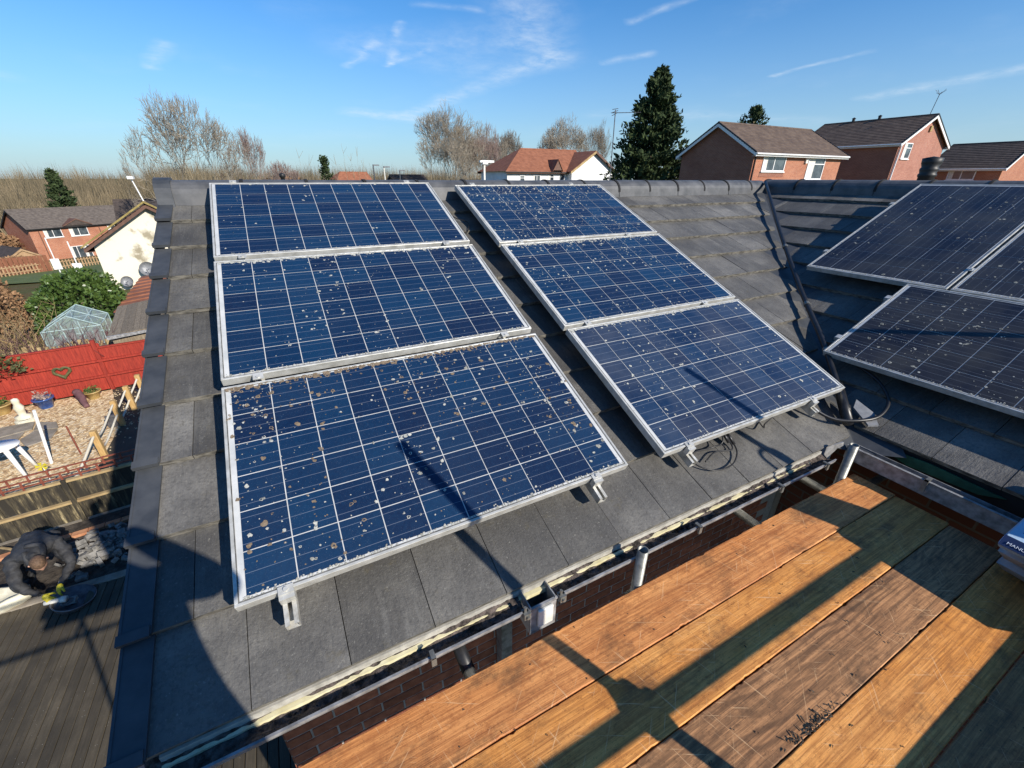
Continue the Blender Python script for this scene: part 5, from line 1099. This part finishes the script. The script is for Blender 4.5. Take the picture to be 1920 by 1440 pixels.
for z in (.3, .75): m = MB(); m.prism([(-23, 51, gz(-23, 51)+z), (-15.4, 60.4, gz(-15.4, 60.4)+z), (-15.4, 60.4, gz(-15.4, 60.4)+z+.08), (-23, 51, gz(-23, 51)+z+.08)], (.04, -.04, 0)); m.build('rail', MT['picket'], pf)
bfn = thing('brown_fence', (-23, 53, -8.2), 'brown close-boarded fence at the left edge below the hillside houses', 'fence')
for i in range(30): k = i/29; p = Vector((-29+9*k, 51+3.2*k, 0)); z = gz(p.x, p.y); m = MB(); m.box((p.x-.15, p.y-.02, z-.1), (p.x+.15, p.y+.02, z+1.6)); m.build('fence_board', MT['brownfence'], bfn)
V = []; F = []
for i in range(13):
    for j in range(13): x = -30+20*i/12; y = 40+20*j/12-.35*(x+10); V.append((x, y, gz(x, y)+.08))
for i in range(12):
    for j in range(12): a = i*13+j; F.append((a, a+13, a+14, a+1))
struct(add('lawn', arr_mesh('lawn', V, F, MT['lawn'], True)))
# poles and vents along the skyline
lp = thing('street_lamp', (12.75, 23.3, -5.5), 'white street lamp with a short arm rising above the ridge', 'street lamp')
m = MB(); m.tube([(12.75, 23.3, -5.6), (12.75, 23.3, .95)], .07, 8); m.build('post', MT['offwhite'], lp, True); m = MB(); m.box((12.45, 23.2, .90), (13.40, 23.4, 1.02)); m.box((12.6, 23.15, .8), (12.95, 23.45, .95)); m.build('lantern', MT['white'], lp)
ta = thing('television_aerial', (19.5, 19.1, -5.5), 'television aerial on a tall thin mast in front of the dark conifer', 'aerial')
m = MB(); m.tube([(19.5, 19.1, -5.6), (19.4, 19.15, 3.65)], .03, 6); m.build('mast', MT['steel'], ta); m = MB(); m.tube([(19.2, 19.3, 3.5), (20.6, 18.3, 3.5)], .018, 5)
for k in range(9): p = Vector((20.55, 18.33, 3.5)).lerp(Vector((19.3, 19.23, 3.5)), k/8); m.tube([p+Vector((-.12, -.16, 0)), p+Vector((.12, .16, 0))], .008, 4)
for zz in (-.16, 0, .16): m.tube([(19.2, 19.2, 3.5+zz), (19.55, 19.1, 3.62+zz*.6)], .016, 4)
m.build('yagi', MT['steel'], ta)
vp = thing('vent_cowl', (7.3, -1.55, -.35), 'ribbed black vent cowl standing behind the wing ridge', 'vent')
MB().lathe([(.075, -.1), (.075, .26), (.085, .27), (.085, .29), (.075, .30), (.085, .33), (.085, .35), (.075, .36), (.09, .40), (.095, .45), (0, .47)], 18, (7.0, -1.5, -.20)).build('pipe', MT['blacktrim'], vp, True)
vp2 = thing('roof_vent', (.63, 4.0, -.2), 'small black vent pipe poking up just behind the ridge', 'vent'); MB().lathe([(.03, -1.6), (.03, .13), (.042, .14), (.042, .18), (.03, .19), (0, .2)], 12, (.61, 3.95, -.10)).build('pipe', MT['blacktrim'], vp2, True)
for i, (x, y, zt) in enumerate(((10.3, 45.0, 1.15), (11.3, 44.8, 1.0), (14.0, 49.2, .75))):
    l = thing('street_lamp', (x, y, -6.5), ['grey lamp post left of the middle pair on the skyline', 'white slanted lamp post between the panels and bare saplings', 'low grey lamp post nearest the bushy bare tree'][i], 'street lamp', 'lamp posts on the skyline')
    m = MB(); m.tube([(x, y, -7), (x, y, zt)], .06, 6); m.build('post', MT['offwhite' if i == 1 else 'steel'], l); m = MB(); m.box((x-.05, y-.1, zt-.05), (x+.6, y+.1, zt+.06)); m.build('lantern', MT['steel'], l)
gable_house((11.0, 84.0, -6.5), .4, 9.0, 7.0, 4.6, 7.4, 'orange-roofed house behind thin saplings on the skyline', 'bwallo', 'roofterra', trim='browntrim', fasc='browntrim', hipL=True)
gable_house((19.5, 70.0, -6.5), .3, 6.0, 6.0, 4.6, 6.9, 'dark-roofed house at the foot of the bushy bare tree', 'bwall', 'roofdark', trim='blacktrim', fasc='blacktrim')
# ------------------------------------------------------------------ trees and shrubs
class Fast:
    def __init__(s): s.V = []; s.F = []
    def seg(s, p, q, r0, r1):
        d = q-p
        if d.length < 1e-5: return
        a = d.orthogonal().normalized(); b = d.normalized().cross(a); o = len(s.V)
        for c, r in ((p, r0), (q, r1)):
            for k in range(3): an = 2.0944*k; s.V.append(c+a*(math.cos(an)*r)+b*(math.sin(an)*r))
        s.F += [(o, o+1, o+4, o+3), (o+1, o+2, o+5, o+4), (o+2, o, o+3, o+5)]
def bare_tree(loc, H, spread, Rw, label, seed, mat='twig', group='bare trees', trunks=1, levels=9, tw=.018, first=.17, name='bare_tree'):
    R = random.Random(seed); t = thing(name, loc, label, 'tree', group); tr, cr = Fast(), Fast(); loc = Vector(loc)
    def grow(p, d, L, r, lv):
        q = p; n = 3 if lv < 3 else 2; r1 = max(r*.74, tw*.6)
        for i in range(n):
            d = (d+Vector((R.gauss(0, .07), R.gauss(0, .07), R.gauss(0, .05)+.035))).normalized(); q2 = q+d*(L/n)
            (tr if lv < 4 else cr).seg(q, q2, r+(r1-r)*i/n, r+(r1-r)*(i+1)/n)
            if lv >= levels-4 and R.random() < .75:                                                     # short side twigs
                ax = d.cross(Vector((R.gauss(0, 1), R.gauss(0, 1), R.gauss(0, 1)))).normalized(); an = R.uniform(.4, .9); e = (d*math.cos(an)+ax*math.sin(an)+Vector((0, 0, .15))).normalized()
                m_ = q2+e*L*.45; cr.seg(q2, m_, tw*.7, tw*.5); cr.seg(m_, m_+(e+Vector((R.gauss(0, .25), R.gauss(0, .25), .2))).normalized()*L*.4, tw*.5, tw*.3)
            q = q2
        if lv >= levels: return
        ax = d.cross(Vector((R.gauss(0, 1), R.gauss(0, 1), R.gauss(0, .6)))).normalized()
        for k in range(3 if (lv in (1, 3) and R.random() < .6) else 2):
            an = R.uniform(.26, .56)*spread*(1 if k else -1) if k < 2 else R.uniform(-.15, .15)
            e = (d*math.cos(an)+ax*math.sin(an)); e = (e+Vector((R.gauss(0, .12), R.gauss(0, .12), R.gauss(0, .08)+.05))).normalized()
            grow(q, e, L*R.uniform(.74, .90), r1*(.80 if k < 2 else .6), lv+1)
    for k in range(trunks):
        a = 6.28*k/trunks+R.random(); tl = .32*spread if trunks > 1 else .03; d = Vector((math.cos(a)*tl, math.sin(a)*tl, 1)).normalized()
        grow(loc+Vector((math.cos(a), math.sin(a), 0))*.12*(trunks > 1), d, H*first*R.uniform(.9, 1.1), H*.022/(trunks**.5), 0)
    zs = max(v.z for v in cr.V)-loc.z; k = H/zs
    zz = [v for v in cr.V if v.z-loc.z > .45*zs]; lx, ly = sorted(v.x for v in zz), sorted(v.y for v in zz); i0, i1 = int(.04*len(zz)), int(.96*len(zz)); mx_, my_ = (lx[i0]+lx[i1])/2-loc.x, (ly[i0]+ly[i1])/2-loc.y; mz_ = sum(v.z for v in zz)/len(zz)-loc.z
    rr = sorted(math.hypot(v.x-loc.x-mx_, v.y-loc.y-my_) for v in zz)[int(.97*len(zz))]; kr = Rw/rr
    def fit(v):
        h = v.z-loc.z; sh = min(h/mz_, 1.0); dx, dy = (v.x-loc.x-mx_*sh)*kr, (v.y-loc.y-my_*sh)*kr; r_ = math.hypot(dx, dy)+1e-6; lim = .75*Rw; q = 1 if r_ < lim else (lim+.32*Rw*(1-math.exp(-(r_-lim)/(.32*Rw))))/r_
        return Vector((loc.x+dx*q, loc.y+dy*q, loc.z+h*k))
    for f_ in (tr, cr): f_.V = [fit(v) for v in f_.V]
    add('trunk', arr_mesh('trunk', tr.V, tr.F, MT['bark']), t); add('crown', arr_mesh('crown', cr.V, cr.F, MT[mat]), t); return t
bare_tree((-6.1, 54.5, -8.1), 16.0, 1.1, 5.9, 'large round-headed bare tree left of the ridge, pale trunk forks low', 21, 'twigpale', trunks=2, tw=.030)
bare_tree((-1.4, 60.0, -8.0), 13.4, .85, 2.9, 'smaller reddish bare tree right beside the large round-headed one', 12, 'twigred', trunks=1, levels=8, tw=.032)
bare_tree((3.2, 72.0, -8.6), 11.0, .9, 4.0, 'low bushy bare tree left of the roof vent', 31, 'twigred', trunks=3, levels=7, tw=.032)
bare_tree((25.2, 61.4, -7.0), 17.0, 1.0, 6.3, 'wide bushy bare tree behind the street lamp', 13, 'twigpale', trunks=3, tw=.032)
bare_tree((30.2, 64.0, -7.0), 15.2, .9, 3.9, 'reddish bare tree leaning out from the wide bushy one', 14, 'twigred', trunks=2, levels=8, tw=.036)
bare_tree((35.0, 70.0, -7.0), 15.6, .95, 5.4, 'thin bare tree above the terracotta hip roof', 15, 'twigpale', trunks=2, levels=8, tw=.036)
bare_tree((41.5, 78.0, -7.0), 15.4, .9, 4.8, 'spindly bare tree behind the terracotta ridge', 16, trunks=2, levels=8, tw=.040)
bare_tree((49.5, 70.0, -6.5), 17.2, 1.0, 5.2, 'round-headed bare tree above the white house', 17, 'twigpale', trunks=2, tw=.036)
bare_tree((57.0, 70.0, -6.5), 17.0, .95, 3.8, 'bare tree half hidden by the dark conifer', 18, trunks=2, levels=8, tw=.036)
def sapling(loc, H, seed, label):
    R = random.Random(seed); t = thing('sapling', loc, label, 'tree', 'thin bare saplings on the skyline'); c = Fast(); p = Vector(loc)
    for i in range(5):
        q = p+Vector((R.gauss(0, .08), R.gauss(0, .08), H/5)); c.seg(p, q, .05*(1-i*.17), .05*(1-(i+1)*.17))
        if i > 1:
            for _ in range(3): c.seg(q, q+Vector((R.gauss(0, .35), R.gauss(0, .35), R.uniform(.6, 1.3))), .018, .008)
        p = q
    add('stem', arr_mesh('stem', c.V, c.F, MT['bark']), t)
for i, (px_, h_) in enumerate(((4.6, 9.6), (5.2, 8.8), (6.0, 8.0), (8.3, 9.0), (9.3, 10.2), (9.9, 9.4), (10.6, 9.9), (11.5, 8.6), (12.6, 8.2))): sapling((px_, 56+random.uniform(-1, 1), -7.6), h_, 50+i, ['tallest sapling of the left trio near the black vent', 'second sapling from the left beside the small conifer', 'short sapling just left of the small conifer', 'sapling directly right of the small conifer', 'tallest sapling of the bunch over the orange roof', 'sapling close beside the tallest one', 'upright sapling third along over the orange roof', 'lone sapling left of the white slanted lamp', 'rightmost short sapling beyond the white slanted lamp'][i])
def leafy(name, loc, label, cat, n, size, shape, mat, seed, group=None, trunk=None, slim=1.0):
    R = random.Random(seed); t = thing(name, loc, label, cat, group); V = []; F = []; L = Vector(loc)
    for i in range(n):
        p, nrm = shape(R); s_ = size*R.uniform(.6, 1.35); a = nrm.cross(Vector((R.gauss(0, 1), R.gauss(0, 1), R.gauss(0, 1))))
        if a.length < .01: continue
        a.normalize(); b = (nrm+Vector((R.gauss(0, .5), R.gauss(0, .5), R.gauss(0, .5)))).normalized(); o = len(V); c = L+p
        V += [c-a*s_*.32*slim, c+b*s_*.55, c+a*s_*.32*slim, c-b*s_*.45]; F.append((o, o+1, o+2, o+3))
    add('crown', arr_mesh('crown', V, F, MT[mat]), t)
    if trunk: m = MB(); m.tube([L+Vector((0, 0, -.3)), L+Vector((0, 0, trunk[1]))], trunk[0], 8, True, trunk[0]*.3); m.build('trunk', MT['bark'], t)
    return t
def conifer_shape(H, Rm, seed, low=.05, pw=.8):
    RR = random.Random(seed); br = []
    for i in range(420):
        h = RR.random()**1.15*(1-low)+low; a = RR.uniform(0, 6.283); r = Rm*(1-h)**pw*RR.uniform(.70, 1.12)+.12; br.append((h, a, r))
    def f(R):
        h, a, r = R.choice(br); k = R.random()**.55; d = Vector((math.cos(a), math.sin(a), 0)); up_ = (.30*k*k*r if h > .25 else -.05*k*r)
        p = d*r*k+Vector((0, 0, h*H+up_))+Vector((R.gauss(0, .16), R.gauss(0, .16), R.gauss(0, .13)))*(1+.3*(1-h))
        return p, (d*.8+Vector((0, 0, .8))).normalized()
    return f
leafy('conifer', (31.4, 28.3, -4.6), 'tall dark green conifer between the white house and the brick houses', 'tree', 30000, .37, conifer_shape(12.7, 5.0, 5, .04, .80), 'leafdark', 5, None, (.28, 11.5), .8)
leafy('conifer', (34.8, 27.2, -4.6), 'lower olive conifer at the foot of the tall dark one', 'tree', 5000, .34, conifer_shape(7.0, 2.7, 6, .04, .55), 'leafolive', 6, None, (.2, 6), .8)
leafy('conifer', (-31.0, 101.4, -12.4), 'cone-shaped dark conifer in front of the brown wood at the left', 'tree', 6000, .6, conifer_shape(13.4, 3.6, 7, .04, .8), 'leafdark', 7, None, (.3, 12), .8)
leafy('conifer', (12.0, 85.5, -7.0), 'small dark conifer poking up on the skyline beside the saplings', 'tree', 2200, .5, conifer_shape(9.3, 2.9, 8, .04, .8), 'leafdark', 8, None, (.2, 8), .8) if False else None
leafy('conifer', (6.9, 55.6, -7.3), 'small dark conifer poking up above the panels, among saplings', 'tree', 2600, .36, conifer_shape(9.3, 1.9, 8, .04, .85), 'leafdark', 8, None, (.2, 8), .8)
leafy('conifer', (48.7, 31.5, -3.4), 'spiky conifer top showing over the ridge of the nearest brick house', 'tree', 3600, .36, conifer_shape(10.3, 3.3, 9, .3, .55), 'leafdark', 9, None, (.25, 9.5), .8)
def blob(rx, ry, rz, seed, thick=.25):
    def f(R):
        d = Vector((R.gauss(0, 1), R.gauss(0, 1), abs(R.gauss(0, 1))+.02)).normalized(); k = (1+.16*noise.noise(d*2.2+Vector((seed, 0, 0)))+.10*noise.noise(d*5+Vector((seed, 0, 0))))*(1-thick*R.random()**2)
        return Vector((d.x*rx, d.y*ry, d.z*rz))*k, d
    return f
leafy('laurel', (-7.8, 20.8, -5.95), 'big glossy evergreen laurel behind the greenhouse', 'shrub', 9000, .17, blob(1.75, 1.7, 2.35, 3), 'leaflaurel', 21, None, (.12, 1.2))
leafy('evergreen_bush', (60.6, 14.6, -3.8), 'green bush at the gable of the low brick house by the right edge', 'shrub', 2600, .35, blob(1.6, 1.6, 5.6, 5), 'leafolive', 22)
leafy('ivy', (-7.2, 11.0, ZG+1.0), 'olive ivy spilling over the left end of the red fence', 'shrub', 900, .10, blob(1.05, .42, .62, 6), 'leafolive', 23)
leafy('low_bush', (-9.6, 12.4, ZG), 'low dark bush at the left picture edge behind the red fence', 'shrub', 700, .12, blob(.6, .5, .6, 7), 'plant', 24)
def twiggy(name, loc, label, n, H, sp, mat, seed, r=.012, cat='shrub', lean=.25, group=None):
    R = random.Random(seed); t = thing(name, loc, label, cat, group); c = Fast(); L = Vector(loc)
    for i in range(n):
        p = L+Vector((R.gauss(0, sp[0]), R.gauss(0, sp[1]), 0)); d = Vector((R.gauss(0, lean), R.gauss(0, lean), 1)).normalized(); h = H*R.uniform(.45, 1.05); q = p+d*h*.5; d2 = (d+Vector((R.gauss(0, lean*.8), R.gauss(0, lean*.8), -.1))).normalized(); e = q+d2*h*.5
        c.seg(p, q, r, r*.8); c.seg(q, e, r*.8, r*.3)
        for _ in range(3): k = R.random(); b = q.lerp(e, k); c.seg(b, b+Vector((R.gauss(0, .3), R.gauss(0, .3), R.uniform(.2, .6)))*h*.3, r*.5, r*.2)
    add('stems', arr_mesh('stems', c.V, c.F, MT[mat]), t); return t
twiggy('dogwood', (-6.55, 12.3, ZG), 'purple-stemmed bare shrub standing behind the red fence', 120, 1.75, (.55, .25), 'purple', 31)
twiggy('dogwood', (-5.35, 12.4, ZG), 'bare purplish twigs in front of the greenhouse', 70, 1.75, (.30, .2), 'purple', 32)
twiggy('dry_grass', (-8.3, 14.6, ZG), 'tall straw-coloured dry stems left of the greenhouse', 150, 2.0, (.55, .5), 'straw', 33, lean=.45)
twiggy('dry_grass', (-9.9, 15.0, ZG), 'straw-coloured heap of dry stems at the left picture edge', 160, 1.7, (.7, .5), 'straw', 34, lean=.6)
def dead(loc, label, rx, ry, rz, n, seed, size=.14, mat='deadhedge'): leafy('dead_hedge', loc, label, 'hedge', n, size, blob(rx, ry, rz, seed, .6), mat, seed, 'brown dead shrubs')
dead((-10.9, 20.6, -5.9), 'large brown leafless hedge left of the laurel', 1.7, 2.2, 2.2, 6500, 41); dead((-12.2, 17.4, -5.7), 'brown hedge at the left edge nearest the dry stems', 1.6, 1.3, 1.5, 3500, 42)
dead((-16.5, 30.5, -6.6), 'brown brush beyond the laurel at the left edge', 2.5, 3.0, 1.9, 3500, 43, .22); dead((-21.5, 42.0, -7.4), 'rusty brown brush beside the lawn', 2.6, 3, 1.2, 2500, 44, .25)
dead((-34.5, 66, -9.6), 'tan scrub below the wood at the left edge', 5, 5, 2.6, 2500, 45, .5, 'straw'); dead((-37.5, 86.0, -11.2), 'rusty scrub on the slope left of the grey-roofed house', 6, 4.5, 4.2, 4000, 46, .5); dead((-25.5, 62.0, -8.7), 'brown scrub under the orange brick house', 2.8, 2, 1.0, 1500, 47, .3)
dead((-2.0, 40.0, -7.0), 'brown brush under the large bare tree', 5, 4, 4.5, 3000, 48, .3); dead((2.0, 60.0, -8), 'reddish brush on the skyline behind the vent', 6, 4, 7.6, 4000, 49, .35)
dead((27.0, 58.0, -7.0), 'olive brush round the foot of the wide bare tree', 6, 3, 6.6, 3500, 50, .35, 'straw')
# the bare wood on the hills: nobody could count its trees
RW = random.Random(99); V = []; F = []
def wood_tree(x, y, z, H, n):
    for i in range(n):
        a = RW.uniform(0, 6.283); k = RW.random(); rr = H*.33*RW.random()**.7; p = Vector((x, y, z+H*.15*RW.random())); 
        m_ = Vector((x+math.cos(a)*rr*.45, y+math.sin(a)*rr*.45, z+H*RW.uniform(.35, .55))); e = Vector((x+math.cos(a)*rr, y+math.sin(a)*rr, z+H*(1-.35*(rr/(H*.33))**2)*RW.uniform(.72, 1.0)))
        w = RW.uniform(.03, .07)*(1+H*.02); sd = Vector((RW.gauss(0, 1), RW.gauss(0, 1), 0)).normalized()*w; o = len(V)
        V.extend([p-sd, p+sd, m_+sd*.8, m_-sd*.8, e]); F.extend([(o, o+1, o+2), (o, o+2, o+3), (o+3, o+2, o+4)])
for i in range(1900):
    az = math.radians(RW.uniform(58, 128)); r = RW.uniform(112, 290); x, y = .4+r*math.cos(az), -4+r*math.sin(az)
    z = gz(x, y); lim = 15 if az > math.radians(88) else 11
    top = (.018+.014*noise.noise(Vector((math.degrees(az)*.13, r*.012, 0)))+RW.gauss(0, .004)+(.010 if az < math.radians(100) else .004 if az > math.radians(115) else -.004))*r; H = min(max(top-z, 4), 19)
    if r < 150 and az > math.radians(100): H *= .85
    wood_tree(x, y, z, H, 34)
tag(add('woodland', arr_mesh('woodland', V, F, MT['wood'])), 'brown leafless woodland covering the hills on the horizon', 'woodland', kind='stuff')
